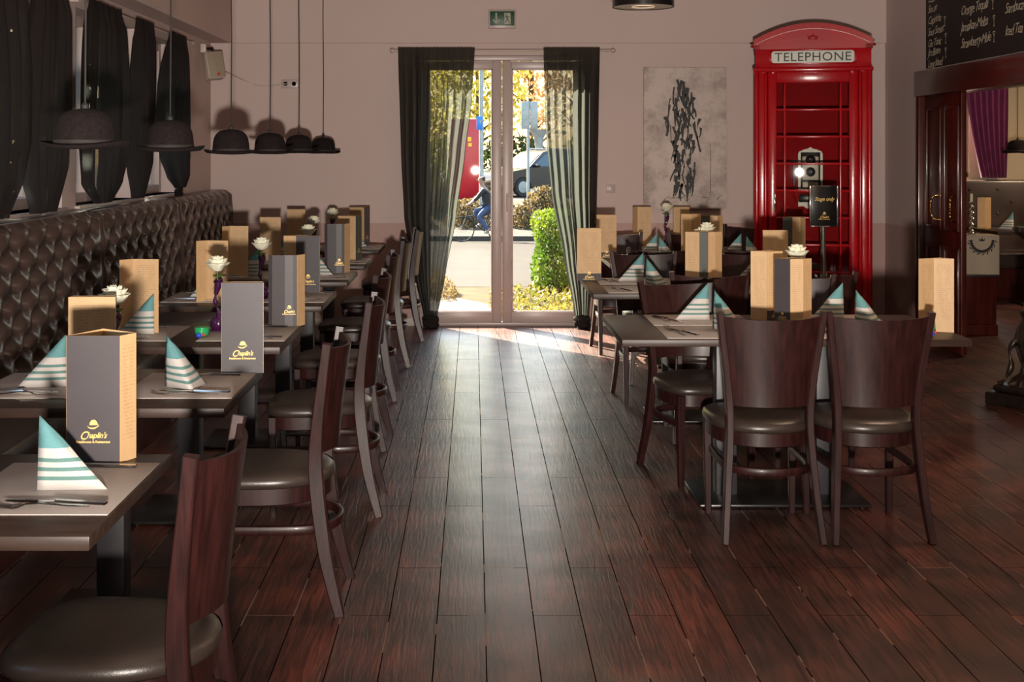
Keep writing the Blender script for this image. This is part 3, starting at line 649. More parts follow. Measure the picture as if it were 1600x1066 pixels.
ml = lambda i, what: '%s on the %s bench table' % (what, ORD[i])
menu(P_BOX, 'KTTT', (px(147, 3.17), 3.17, TZ), 0.0, ml(0, 'tall black menu card with gold emblem and tan side'), 0)
menu(P_FLAT, 'TTTT', (px(133, 3.95), 4.02, TZ), 0.05, ml(1, 'tan printed menu card behind the big black one'))
menu(P_FLAT, 'KTTT', (px(382, 4.5), 4.46, TZ), 0.03, ml(1, 'grey-black menu card with gold emblem at the aisle edge'), 0)
menu(P_TWO, 'TT', (px(187, 5.12), 5.40, TZ), 0.0, ml(2, 'opened tan menu card with a rose in front'), closed=False)
menu(P_CURVE, 'KKKKT', (px(446, 5.66), 5.65, TZ), 0.0, ml(2, 'bulging black menu card with a tan edge'), 2, closed=False, logo_s=2.6)
menu(P_TWO, 'TT', (px(314, 6.3), 6.55, TZ), -0.05, ml(3, 'two-panel tan menu card with dense print'), closed=False)
menu([(-0.10, 0.03), (-0.03, 0.01), (0.10, 0.0), (0.02, 0.08)], 'TKTT', (px(472, 6.98), 6.95, TZ), 0.0, ml(3, 'black menu card with a tan left flap'), 1)
menu(P_TWO, 'TT', (px(355, 7.6), 7.85, TZ), 0.1, ml(4, 'tan menu card close to the bench'), closed=False)
menu(P_CURVE, 'KKKKT', (px(525, 8.1), 8.12, TZ), 0.0, ml(4, 'rounded grey-black menu card at the aisle edge'), 2, closed=False, logo_s=2.6)
menu(P_FLAT, 'TTTT', (px(415, 8.75), 8.95, TZ), 0.0, ml(5, 'plain tan menu card'))
menu(P_BOX, 'TGTT', (px(543, 9.15), 9.12, TZ), -0.25, ml(5, 'tan and green-black menu card at the aisle edge'), 1)
menu(P_FLAT, 'TTTT', (px(460, 10.1), 10.2, TZ), 0.0, ml(6, 'tan menu card near the bench'))
menu(P_BOX, 'TKTT', (px(557, 10.5), 10.55, TZ), -0.35, ml(6, 'dark menu card standing farthest back at the wall'), 1)
for i, (x, y) in {1: (-1.20, 4.28), 2: (-1.10, 5.50), 3: (-1.11, 6.70), 4: (-1.02, 7.9), 5: (-1.12, 8.98), 6: (-1.13, 10.25)}.items():
    place(VASE, (x, y, TZ), 0.3*i, 'dark purple twisted glass vase on the %s bench table' % ORD[i], 'bud vases on the tables')
    place(ROSE, (x, y, TZ+0.2275), 1.1*i, 'white rose with yellow-green heart in the vase on the %s bench table' % ORD[i], 'white roses in the vases')
place(TEA, (-1.125, 5.30, TZ), 0, 'round tealight glass with green gel and blue bead before the purple vase', 'tealight glasses')
# ================================================================ RIGHT ROW
RTAB = [(1.33, 5.66), (1.37, 7.36), (1.66, 9.2)]
nr = ['the front right-hand table', 'the second right-hand table', 'the third right-hand table']
for i, (x, y) in enumerate(RTAB):
    place(RT, (x, y, 0), 0, 'long brown laminate table, %s from the camera in the right-hand group' % ('front one', 'second one', 'third one')[i], 'tables on the right of the aisle')
T4 = dup(LT, (1.40, 10.55, 0), 0, 'small brown table against the back wall under the framed canvas', 'tables on the right of the aisle')
cg = 'chairs beside the tables'
for (x, y, rz, l) in [
    (1.165, 5.22, 0.0, 'dark chair with its back to the camera, left of the pair before the front table'),
    (1.582, 5.22, 0.03, 'dark chair with its back to the camera, right of the pair before the front table'),
    (1.062, 6.03, PI+0.28, 'dark chair facing the camera at the aisle corner behind the front table'),
    (1.63, 6.30, PI, 'dark chair facing the camera behind the menu cards of the front table'),
    (1.24, 6.92, 0.0, 'dark chair pushed under the near side of the second right-hand table, left'),
    (1.80, 6.93, 0.0, 'dark chair pushed under the near side of the second right-hand table, right'),
    (1.08, 7.84, PI+0.05, 'dark chair facing the camera behind the second right-hand table, left'),
    (1.74, 7.84, PI, 'dark chair facing the camera behind the second right-hand table, right'),
    (1.22, 8.62, 0.0, 'dark chair at the near side of the third right-hand table, left'),
    (1.86, 8.64, 0.0, 'dark chair at the near side of the third right-hand table, right'),
    (1.12, 9.78, PI+0.05, 'dark chair facing the camera behind the third right-hand table, left'),
    (1.73, 9.80, PI, 'dark chair facing the camera behind the third right-hand table, middle'),
    (2.10, 10.80, PI*0.68, 'dark chair turned sideways between the canvas and the telephone box')]:
    place(CHAIR, (x, y, 0), rz, l, cg)
def rset(i, xs, yn, yf):
    for x, w_ in zip(xs, ('left', 'right')):
        setting(nr[i], '%s on the near side' % w_, x, yn, -PI/2, knife=False, nap=False)
        setting(nr[i], '%s on the far side' % w_, x, yf, PI/2, knife=False, nap=False)
def rset2(i, xs, yn, yf):
    t = nr[i]
    for x, w_ in zip(xs, ('left', 'right')):
        for y, sd, sgn in ((yn, 'near', -1), (yf, 'far', 1)):
            g = 'woven placemats on the tables'; who = '%s on the %s side' % (w_, sd)
            place(PMAT, (x, y, TZ), PI/2, 'taupe placemat %s of %s' % (who, t), g)
            place(FORK, (x-0.165, y+0.01*sgn, TZ+0.003), PI/2*-sgn*1.0+0.25, 'steel fork %s of %s' % (who, t), 'steel cutlery on the placemats')
            place(KNIFE, (x-0.135, y, TZ+0.004), PI/2*-sgn+0.45, 'steel knife crossing the fork %s of %s' % (who, t), 'steel cutlery on the placemats')
            rz = PI if sgn > 0 else -PI/2+0.35
            place(NAP, (x+0.05 if sgn > 0 else x+0.02, y+(0.0 if sgn > 0 else 0.10), TZ+0.0035), rz, 'teal striped napkin %s of %s' % (who, t), 'folded napkins on the tables', (1, -1 if sgn > 0 else 1, 1))
rset2(0, (1.025, 1.64), 5.46, 5.86); rset2(1, (0.96, 1.66), 7.16, 7.62); rset2(2, (1.30, 1.92), 9.0, 9.42)
mr = lambda i, what: '%s on %s' % (what, nr[i])
menu(P_CORNER, 'TBTT', (px(1193, 5.95), 5.86, TZ), 0.0, mr(0, 'tan menu card behind the black and tan one'))
menu(P_TRI, 'KTTTT', (px(1242, 5.45), 5.44, TZ), 0.0, mr(0, 'menu card showing one black and two tan panels'), 0)
menu([(-0.075, 0.0), (0.0, 0.03), (0.075, 0.0), (0.04, 0.07)], 'TTTT', (px(1471, 5.40), 5.46, TZ), 0.0, mr(0, 'tan menu card alone at the right end'))
menu(P_FLAT, 'BTTT', (px(920, 7.68), 7.66, TZ), 0.05, mr(1, 'tan menu card with a black foot at the aisle edge'))
menu([(-0.105, 0.03), (-0.03, 0.0), (0.02, 0.0), (0.06, 0.01), (0.105, 0.04), (0, 0.09)], 'TGTTTT', (px(1101, 7.28), 7.28, TZ), 0.0, mr(1, 'wide menu card of tan and green panels'))
menu(P_FLAT, 'TTTT', (px(1211, 7.46), 7.45, TZ), 0.0, mr(1, 'plain tan menu card on the right half'))
menu(P_FLAT, 'BTTT', (px(945, 9.4), 9.28, TZ), 0.05, mr(2, 'tan menu card at the aisle end'))
menu(P_CORNER, 'TTTT', (px(1079, 9.45), 9.4, TZ), 0.0, mr(2, 'tan menu card in the middle'))
menu(P_TRI, 'GTTTT', (px(1112, 9.2), 9.15, TZ), 0.0, mr(2, 'green and tan menu card behind the roses'))
menu(P_TRI, 'GTTTT', (px(1246, 8.9), 8.95, TZ), 0.0, mr(2, 'green and tan menu card at the right end'))
menu(P_TWO, 'TT', (px(1004, 10.6), 10.6, TZ), 0.0, 'tan menu card left on the small table at the back wall', closed=False)
menu(P_BOX, 'TTTG', (px(1062, 10.7), 10.6, TZ), 0.1, 'broad tan menu card right on the small table at the back wall')
for (x, y, l) in ((1.445, 5.72, 'the front right-hand table'), (1.37, 7.52, 'the second right-hand table'), (1.56, 10.35, 'the small table at the back wall')):
    place(VASE, (x, y, TZ), 0.5, 'dark purple twisted glass vase on %s' % l, 'bud vases on the tables', (1, 1, 1.15))
    place(ROSE, (x, y, TZ+0.2617), 0.4, 'white rose in the vase on %s' % l, 'white roses in the vases')
place(ROSE, (1.320, 7.50, TZ+0.235), 2.2, 'second white rose leaning out of the vase on the second right-hand table', 'white roses in the vases').rotation_euler = (0, -0.5, 2.2)
place(TEA, (1.90, 5.36, TZ), 0.4, 'small tealight glass by the lone tan menu at the right table end', 'tealight glasses')
# ================================================================ TUFTED BENCH
BX = -2.12; BTOP = 1.19
def make_bench(y0, y1, idx, label):
    root = empty('upholstered_bench', ((LW+BX)/2-0.0, (y0+y1)/2, 0)); ox, oy = root.location.x, root.location.y
    btn = []
    for r in range(7):
        z = 1.115-0.098*r
        n = int(round((y1-y0)/0.245)); step = (y1-y0)/n
        for k in range(n+1):
            y = y0+step*(k+(0.5 if r % 2 == 0 else 0.0))
            if y0+0.06 < y < y1-0.06: btn.append((y, z))
    def fn(u, v):
        y = y0+0.004+(y1-y0-0.008)*u; z = 0.42+(BTOP-0.42)*v; d = 0.0
        for by, bz in btn:
            dy, dz = y-by, z-bz; q = dy*dy/0.0034+dz*dz/0.0026
            if q < 9: d += math.exp(-q)*0.066
            q2 = dy*dy/0.00025+dz*dz/0.00025
            if q2 < 9: d += math.exp(-q2)*0.006
        e = min(u*(y1-y0), (1-u)*(y1-y0)); d += 0.035*math.exp(-(e/0.02)**2)
        t = (BTOP-z); d += 0.05*math.exp(-(t/0.022)**2)
        lean = 0.04*(z-0.42)
        return (BX-lean+0.02-d-ox+0.045, y-oy, z)
    b = MB(); nu = int((y1-y0)/0.014); b.grid(fn, nu, 56); b.build('backrest', 'benchleather', root, 80)
    b = MB(); b.rng(LW+0.01-ox, BX-0.045-ox, y0-oy+0.002, y1-oy-0.002, 0.02, BTOP+0.004, 0.008); b.build('back_frame', 'benchleather', root)
    b = MB(); b.rng(BX-0.03-ox, -1.66-ox, y0-oy+0.003, y1-oy-0.003, 0.36, 0.46, 0.03); b.build('seat', 'benchleather', root)
    b = MB(); b.rng(BX-0.04-ox, -1.70-ox, y0-oy+0.003, y1-oy-0.003, 0.0, 0.358, 0.004); b.build('base', 'mahogany', root)
    bm = MB().ball((0, 0, 0), 0.013, 5, (1, 1, 1))
    first = None
    for (y, z) in btn:
        x = fn((y-y0-0.004)/(y1-y0-0.008), (z-0.42)/(BTOP-0.42))[0]
        if first is None: first = o = bm.build('button', 'benchleather', root, 60)
        else: o = first.copy(); C.objects.link(o)
        o.location = (x+0.001, y-oy, z); o.scale = (0.5, 1, 1)
    return tag(root, label, 'bench', 'tufted bench sections along the window wall')
seams = [1.4, 3.3, 5.25, 7.2, 9.12, 11.12]
for i, l in enumerate(('brown tufted leatherette bench section nearest the camera', 'brown tufted bench section second from the camera, behind the nearest tables', 'brown tufted bench section below the large window at the left edge of the picture', 'brown tufted bench section between the two visible seams', 'brown tufted bench section ending at the back wall')):
    if seams[i+1] > 3.0: make_bench(seams[i], seams[i+1], i, l)
# ================================================================ BOWLER HAT PENDANTS
def make_hat():
    root = empty('bowler_hat_pendant')
    crown = [(0.104, 0.012), (0.1035, 0.03), (0.101, 0.06), (0.096, 0.085), (0.085, 0.107), (0.066, 0.122), (0.04, 0.130), (0.012, 0.133), (0.001, 0.133)]
    b = MB(); n = 36
    b.loft([[(r*0.93*math.cos(2*PI*k/n), r*1.06*math.sin(2*PI*k/n), z) for k in range(n)] for r, z in crown], False)
    # curled brim, dipping front and back and rising at the sides
    prof = [(0.103, 0.014, 0), (0.112, 0.006, 0.1), (0.125, 0.003, 0.5), (0.137, 0.008, 0.9), (0.141, 0.016, 1.0), (0.137, 0.019, 1.0), (0.130, 0.013, 0.8), (0.120, 0.008, 0.4), (0.106, 0.012, 0.05), (0.1035, 0.02, 0)]
    rings = []
    for r, z, wv in prof: rings.append([(r*math.cos(2*PI*k/n), r*1.08*math.sin(2*PI*k/n), z+wv*(0.010*math.cos(2*PI*k/n)**2-0.006*math.sin(2*PI*k/n)**2)) for k in range(n)])
    b.loft(rings, False); b.build('hat', 'felt', root, 60)
    MB().loft([[(r*0.93*math.cos(2*PI*k/n), r*1.06*math.sin(2*PI*k/n), z) for k in range(n)] for r, z in ((0.1035, 0.014), (0.1055, 0.015), (0.1055, 0.030), (0.1035, 0.031))], False).build('hat_band', 'ribbon', root, 60)
    b = MB(); b.loft([[(r*0.9*math.cos(2*PI*k/n), r*1.04*math.sin(2*PI*k/n), z) for k in range(n)] for r, z in ((0.099, 0.016), (0.095, 0.07), (0.08, 0.10), (0.03, 0.123), (0.001, 0.124))], False); b.build('lining', 'ribbon', root, 60)
    MB().lathe([(0.012, 0.128), (0.012, 0.145), (0.004, 0.155)], 12).build('cord_grip', 'cord', root)
    MB().tube([(0, 0, 0.15), (0.003, 0, 0.6), (-0.002, 0, 1.1), (0, 0, CH-1.52-0.025)], 0.0035, 6).build('cord', 'cord', root)
    MB().lathe([(0.045, CH-1.52-0.028), (0.05, CH-1.52-0.02), (0.05, CH-1.52-0.002)], 20).build('ceiling_rose', 'cord', root)
    return tag(root, '', 'pendant lamp')
HAT = make_hat()
hn = ['nearest', 'second', 'third', 'fourth', 'fifth', 'last']
for i, (x, Y, z) in enumerate(((133, 4.2, 1.53), (266, 5.3, 1.52), (361, 6.75, 1.508), (422, 7.95, 1.508), (467, 9.25, 1.513), (505, 10.5, 1.508))):
    o = place(HAT, (px(x, Y), Y, 1.52), 0.12*i, 'black felt bowler hat hung as a lamp above the left tables, %s from the camera' % hn[i], 'bowler hat lamps over the left tables')
    o.location.z = z
    if i == 0: o.rotation_euler.x = 0.0
# ================================================================ CURTAINS
def lerp_poly(poly, v):
    for (v0, a), (v1, c) in zip(poly, poly[1:]):
        if v <= v1: t = (v-v0)/(v1-v0); t = t*t*(3-2*t)*0.35+t*0.65; return a+(c-a)*t
    return poly[-1][1]
def curtain(name, label, left, right, z_top, z_bot, along, plane, sgn, folds, mat, amp=0.022, seed=0, tail=0.0, cat='curtain', group=None, knot=1):
    """left/right: [(v, s)] edge positions along the rod for v 0 top..1 knot. along(s, d, z) -> world point, d = off the wall"""
    rnd = random.Random(seed); ph = [rnd.uniform(0, 6) for _ in range(6)]; b = MB(); H = z_top-z_bot
    def fn(u, v):
        L_, R_ = lerp_poly(left, v), lerp_poly(right, v); wv = abs(R_-L_)
        full = abs(right[0][1]-left[0][1]); uu = u+0.018*math.sin(5*u*PI+ph[0])*math.sin(PI*u)
        s = L_+(R_-L_)*uu; squeeze = min(1.0, wv/full)
        a = amp*(0.55+0.45*squeeze)*(0.6+0.4*min(1, v*8))
        hd = 0.25+0.75*min(1, v*9); a *= hd
        d = 0.022+a*math.sin(2*PI*folds*u+ph[1]+0.8*math.sin(3*v+ph[2]))+a*0.35*math.sin(2*PI*folds*2.3*u+ph[3]+v*2)
        d += (0.05*math.sin(PI*v)+0.02)*(1-squeeze)
        z = z_top-H*v
        if v < 0.02: z += 0.010+0.003*math.sin(2*PI*folds*3*u+ph[4])
        return along(s, d, z)
    b.grid(fn, folds*14, 60); o = b.build(name, mat, None, 80)
    sL, sR = left[-1][1], right[-1][1]; sm = (sL+sR)/2; kw = min(abs(sR-sL), 0.16)*knot
    if knot == 0: return tag(o, label, cat, group)
    # knot: overlapping wrapped folds
    k = MB()
    for q in range(3):
        pts = []
        for i in range(15):
            t = 2*PI*i/14; rr = kw*0.42
            pts.append(along(sm+rr*math.cos(t)*0.95, 0.01+rr*0.7*math.sin(t)+0.01, z_bot-0.02-0.022*q+0.012*math.sin(t+q*2)))
        k.tube(pts, [kw*0.20*(1+0.18*math.sin(i*2.1+q)) for i in range(15)], 8)
    k.ball(along(sm, 0.02, z_bot-0.035), kw*0.36, 8, (1, 1, 1.0)); k.build('knot', mat, o, 80)
    if tail > 0:
        t_ = MB(); n = 24
        def tf(u, v):
            ww = kw*(0.55+0.5*v); s = sm+(u-0.5)*ww; return along(s+0.01*v, 0.02+0.020*math.sin(2*PI*4*u+seed)*(0.4+v), z_bot-0.05-tail*v)
        t_.grid(tf, n*2, 10); t_.build('tail', mat, o, 80)
    return tag(o, label, cat, group)
# door curtains: s is world X at Y = 11.05
CY = 11.06
doorpt = lambda s, d, z: (s, CY-d, z)
X = lambda x: px(x, CY); Zc = lambda y: pz(y, CY)
vz = lambda y: (y-76)/(494-76)
curtain('curtain', 'sheer black curtain left of the glass door, knotted low', [(0, X(622)), (vz(240), X(627)), (vz(340), X(632)), (vz(430), X(648)), (1, X(662))], [(0, X(742)), (vz(160), X(737)), (vz(240), X(727)), (vz(340), X(713)), (vz(430), X(696)), (1, X(684))], Zc(76), Zc(494), doorpt, None, 1, 9, 'sheer', seed=2, tail=0.07, group='curtains of the glass door')
curtain('curtain', 'sheer black curtain right of the glass door, knotted low', [(0, X(849)), (vz(200), X(852)), (vz(300), X(861)), (vz(400), X(880)), (1, X(898))], [(0, X(937)), (vz(200), X(935)), (vz(330), X(932)), (vz(430), X(926)), (1, X(920))], Zc(76), Zc(494), doorpt, None, 1, 7, 'sheer', seed=5, tail=0.07, group='curtains of the glass door')
r = empty('curtain_rod', (px(785, CY), CY-0.0, Zc(79)))
MB().tube([(px(613, CY)-r.location.x, 0, 0), (px(958, CY)-r.location.x, 0, 0)], 0.011, 10).build('rod', 'trimwhite', r)
for x in (613, 958): MB().ball((px(x, CY)-r.location.x, 0, 0), 0.022, 8).build('finial', 'trimwhite', r, 60)
for x in (617, 950): MB().rng(px(x, CY)-r.location.x-0.006, px(x, CY)-r.location.x+0.006, 0, BW-0.03-CY, -0.006, 0.006).build('bracket', 'trimwhite', r)
tag(r, 'pale wooden curtain rod above the glass door', 'curtain rod')
# window curtains on the left: s is world Y
WXc = LW+0.075
winpt = lambda s, d, z: (WXc+d*0.8, s, z)
YW = lambda x: -WXc*2000/(740-x)
WC = [
 ('black curtain cut by the left picture edge, gathered at the sill', [(0, -90), (1, -60)], [(0, 27), (0.4, 40), (0.7, 37), (0.85, 25), (1, 2)], 1.19, 0),
 ('black curtain second from the left picture edge', [(0, 50), (0.4, 41), (0.7, 37), (0.85, 38), (1, 46)], [(0, 100), (0.5, 102), (0.8, 97), (1, 76)], 1.19, 0),
 ('wide black curtain behind the nearest bowler hat', [(0, 134), (0.3, 129), (0.7, 126), (0.9, 130), (1, 144)], [(0, 186), (0.5, 195), (0.75, 194), (0.9, 184), (1, 164)], 1.20, 0),
 ('narrow black curtain right of the wide one, same window', [(0, 209), (0.4, 201), (0.8, 198), (1, 202)], [(0, 237), (0.5, 236), (0.8, 232), (1, 216)], 1.20, 0),
 ('black curtain nearest the back wall, behind the second bowler hat', [(0, 262), (0.35, 246), (0.6, 242), (0.8, 249), (0.92, 260), (1, 270)], [(0, 288), (0.5, 291), (0.8, 293), (0.92, 291), (1, 282)], 1.235, 0.45)]
for i, (l, le, ri, zb, kn) in enumerate(WC):
    curtain('curtain', l, [(v, YW(x)) for v, x in le], [(v, YW(x)) for v, x in ri], 2.40, zb+0.02, winpt, None, 1, 5, 'sheerdark', amp=0.034, seed=10+i, tail=0.0, group='curtains of the window wall', knot=kn)
r = empty('curtain_rod', (WXc-0.0, 7.5, 2.385)); MB().tube([(0, -3.2, 0), (0, 2.62, 0)], 0.009, 8).build('rod', 'trimwhite', r); MB().ball((0, 2.63, 0), 0.016, 6).build('finial', 'trimwhite', r, 60)
for y in (-0.2, 1.35, 2.55): MB().rng(LW-WXc+0.001, 0, y-0.006, y+0.006, -0.006, 0.006).build('bracket', 'trimwhite', r)
tag(r, 'long thin curtain rod along the left window wall', 'curtain rod')
# ================================================================ TELEPHONE BOX
def telephone_box():
    root = empty('telephone_box', (2.775, 10.50, 0), -0.245)
    h = 0.45; Z1 = 2.20
    # base plinth and roof
    MB().rng(-h, h, -h, h, 0, 0.10, 0.008).rng(-h+0.01, h-0.01, -h+0.01, h-0.01, 0.10, 0.14, 0.008).build('plinth', 'black', root)
    # corner posts with reeded mouldings
    for sx in (-1, 1):
        for sy in (-1, 1):
            b = MB(); b.rng(sx*(h-0.105), sx*(h-0.012), sy*(h-0.105), sy*(h-0.012), 0.14, Z1, 0.012)
            b.rng(sx*(h-0.105), sx*(h-0.075), sy*(h-0.03), sy*(h), 0.14, Z1-0.05, 0.012); b.rng(sx*(h-0.04), sx*h, sy*(h-0.04), sy*h, 0.14, Z1, 0.014); b.rng(sx*(h-0.03), sx*h, sy*(h-0.105), sy*(h-0.075), 0.14, Z1-0.05, 0.012)
            b.build('corner_post', 'red', root, 50)
    # solid back
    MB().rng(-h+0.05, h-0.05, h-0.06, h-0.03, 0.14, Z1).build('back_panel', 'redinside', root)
    # three glazed sides
    def side(name, rz, parent):
        P = Euler((0, 0, rz)).to_matrix()
        def R(x0, x1, y0, y1, z0, z1, bev, mb):
            mb.box(P @ Vector(((x0+x1)/2, (y0+y1)/2, (z0+z1)/2)), (x1-x0, y1-y0, z1-z0), bev, Euler((0, 0, rz)))
        f = MB(); ww = 0.345; y0, y1 = -h+0.03, -h+0.065
        R(-ww, -ww+0.07, y0, y1, 0.14, Z1-0.02, 0.008, f); R(ww-0.07, ww, y0, y1, 0.14, Z1-0.02, 0.008, f); R(-ww+0.068, ww-0.068, y0+0.001, y1-0.001, Z1-0.13, Z1-0.021, 0.005, f); R(-ww+0.068, ww-0.068, y0+0.001, y1-0.001, 0.141, 0.36, 0.005, f)
        fo = f.build(name, 'red', parent)
        g = MB(); zt = Z1-0.13; zb = 0.36; n = 8; st = (zt-zb)/n
        for k in range(1, n): R(-ww+0.065, ww-0.065, y0+0.002, y1-0.006, zb+st*k-0.009, zb+st*k+0.009, 0.005, g)
        for x in (-ww+0.07+0.062, ww-0.07-0.062): R(x-0.009, x+0.009, y0+0.002, y1-0.006, zb, zt, 0.005, g)
        g.build('glazing_bars', 'red', fo)
        p = MB(); R(-ww+0.06, ww-0.06, -h+0.048, -h+0.051, zb-0.01, zt+0.01, 0, p); p.build('glass_pane', 'glass', fo, 0)
        return fo
    d = side('door', 0, root); side('side_panel', PI/2, root); side('side_panel', -PI/2, root)
    MB().box((-0.29, -h+0.012, 1.12), (0.02, 0.03, 0.14), 0.006).build('handle', 'chrome', d)
    MB().rng(-h+0.05, h-0.05, -h+0.05, h-0.05, 0.14, 0.15).build('floor_panel', 'black', root)
    # cornice, fascia and domed segmental roof
    b = MB(); b.rng(-h-0.008, h+0.008, -h-0.008, h+0.008, Z1-0.045, Z1-0.008, 0.010); b.rng(-h+0.008, h-0.008, -h+0.008, h-0.008, Z1-0.01, Z1+0.16, 0.004); b.build('cornice', 'red', root)
    def arch(zb, rise, w_, n=24, k=1.0): return [(-w_+2*w_*i/n, zb+rise*(1-((2*i/n-1))**2)) for i in range(n+1)]
    zs = Z1+0.155
    for rz in (0, PI/2, PI, -PI/2):
        Rm = Euler((0, 0, rz)).to_matrix(); b = MB(); w_ = h+0.004
        lowk = 1.0 if rz in (0, PI) else 0.25; outer = arch(zs+0.055*lowk, 0.115*lowk, w_); poly = [(-w_, zs-0.02)]+outer+[(w_, zs-0.02)]
        b.plate(poly, lambda a, z, t: Rm @ Vector((a, t, z)), -h-0.004, -h+0.05)
        # raised archivolt moulding
        ou, inn = arch(zs+0.055*lowk, 0.128*lowk, w_), arch(zs+0.020*lowk-0.01*(1-lowk), 0.118*lowk, w_-0.02)
        for i in range(24):
            q = [ou[i], ou[i+1], inn[i+1], inn[i]]; b.plate(q, lambda a, z, t: Rm @ Vector((a, t, z)), -h-0.026, -h)
        b.rng(0, 0, 0, 0, 0, 0) if False else None
        b.build('pediment', 'red', root, 40)
    dome = MB(); n = 20
    def df(u, v):
        x, y = (2*u-1), (2*v-1); return (x*(h-0.0), y*(h-0.0), zs+0.035+0.118*(1-x*x)+0.012*(1-x*x)*(1-y*y))
    dome.grid(df, n, n); dome.build('roof', 'red', root, 80)
    # sign
    s = MB(); pts = []; sw, sh, r = 0.315, 0.047, 0.022; zc = Z1+0.072
    for cx, cz, a0 in ((sw-r, sh-r, 0), (-sw+r, sh-r, 90), (-sw+r, -sh+r, 180), (sw-r, -sh+r, 270)):
        for k in range(5): a = math.radians(a0+k*22.5); pts.append((cx+r*math.cos(a), zc+cz+r*math.sin(a)))
    s.plate(pts, lambda a, z, t: (a, t, z), -h-0.004, -h+0.012); sg = s.build('sign_panel', 'opal', root, 30)
    vs, fs = text_mb('TELEPHONE', 0.098, bold=0.0003, space=1.06, squash=1.0); mx = max(v[0] for v in vs); k = 0.290/mx
    MB().add([(x*k, -h-0.0055, zc-0.033+y) for x, y, z in vs], fs).build('lettering', 'ink', sg, 0)
    fr = MB()
    for z in (zc+sh+0.008, zc-sh-0.008): fr.rng(-sw-0.015, sw+0.015, -h-0.004, -h+0.01, z-0.006, z+0.006, 0.004)
    for x in (-sw-0.012, sw+0.012): fr.rng(x-0.006, x+0.006, -h-0.004, -h+0.01, zc-sh, zc+sh, 0.004)
    fr.build('sign_frame', 'red', root)
    c = MB(); zc2 = Z1+0.235
    c.prism([], 0, 0) if False else None
    c.box((0, -h-0.008, zc2-0.022), (0.07, 0.014, 0.012), 0.004)
    for k in range(5): a = (k-2)*0.016; c.ball((a, -h-0.008, zc2-0.008+0.010*(1-abs(k-2)/2)), 0.008, 5)
    c.ball((0, -h-0.008, zc2+0.018), 0.007, 5); c.build('crown_emblem', 'red', root, 60)
    return tag(root, 'tall red telephone box with TELEPHONE sign standing in the right back corner', 'telephone box')
telephone_box()
# wall telephone inside the box
ph = empty('wall_telephone', (2.775+0.075, 10.50+0.33, 1.40), -0.245)
top = [(0.095*math.cos(math.radians(a)), 0.0) for a in (0, 180)]
out = [(-0.10, -0.20), (0.10, -0.20), (0.10, 0.11), (0.088, 0.13), (0.075, 0.132), (0.05, 0.145), (0.02, 0.15), (0, 0.165), (-0.02, 0.15), (-0.05, 0.145), (-0.075, 0.132), (-0.088, 0.13), (-0.10, 0.11)]
MB().plate(out, lambda a, z, t: (a, t, z), 0.0, 0.03).build('backboard', 'cream', ph)
b = MB(); b.rng(-0.08, 0.08, -0.012, 0.0, -0.19, 0.12, 0.004); b.build('dark_frame', 'black', ph)
b = MB(); b.rng(-0.066, 0.066, -0.05, -0.01, -0.115, 0.085, 0.006); b.rng(-0.066, 0.066, -0.035, -0.01, -0.18, -0.13, 0.005); b.build('case', 'cream', ph)
for z, r in ((0.055, 0.042), (-0.045, 0.040)):
    cm = MB(); T = lambda p: (p[0], -0.05-p[2], z+p[1])
    d = MB(); d.lathe([(r, 0), (r, 0.012), (r*0.8, 0.02), (r*0.45, 0.012), (0.001, 0.012)], 20); d.v = [T(v) for v in d.v]; o = d.build('dial_disc', 'black', ph, 50)
    d = MB(); d.ball((0, 0, 0.018), r*0.28, 6); d.v = [T(v) for v in d.v]; d.build('centre_stud', 'chrome', o, 60)
b = MB(); b.rng(-0.095, 0.095, -0.10, 0.01, -0.30, -0.235, 0.008); b.build('lower_shelf_box', 'black', ph); b = MB(); b.plate([(-0.1, -0.30), (0.1, -0.30), (0.1, -0.34), (0.06, -0.335), (0.03, -0.355), (-0.03, -0.355), (-0.06, -0.335), (-0.1, -0.34)], lambda a, z, t: (a, t, z), -0.02, 0.02); b.build('lower_board', 'cream', ph)
b = MB(); b.tube([(-0.10, -0.03, -0.02), (-0.13, -0.05, -0.02)], 0.006, 8); b.tube([(-0.135, -0.05, 0.02), (-0.135, -0.05, -0.16)], 0.011, 10); b.lathe([(0.011, 0.0), (0.026, 0.03), (0.024, 0.035)], 14, (-0.135, -0.05, 0.01)); b.build('receiver', 'black', ph, 50)
b = MB(); b.tube(catmull([(-0.135, -0.05, -0.16), (-0.137, -0.05, -0.24), (-0.11, -0.03, -0.30), (-0.07, -0.03, -0.26)], 6), 0.003, 6); b.build('cord', 'black', ph)
tag(ph, 'antique cream and black wall telephone inside the red telephone box', 'telephone')
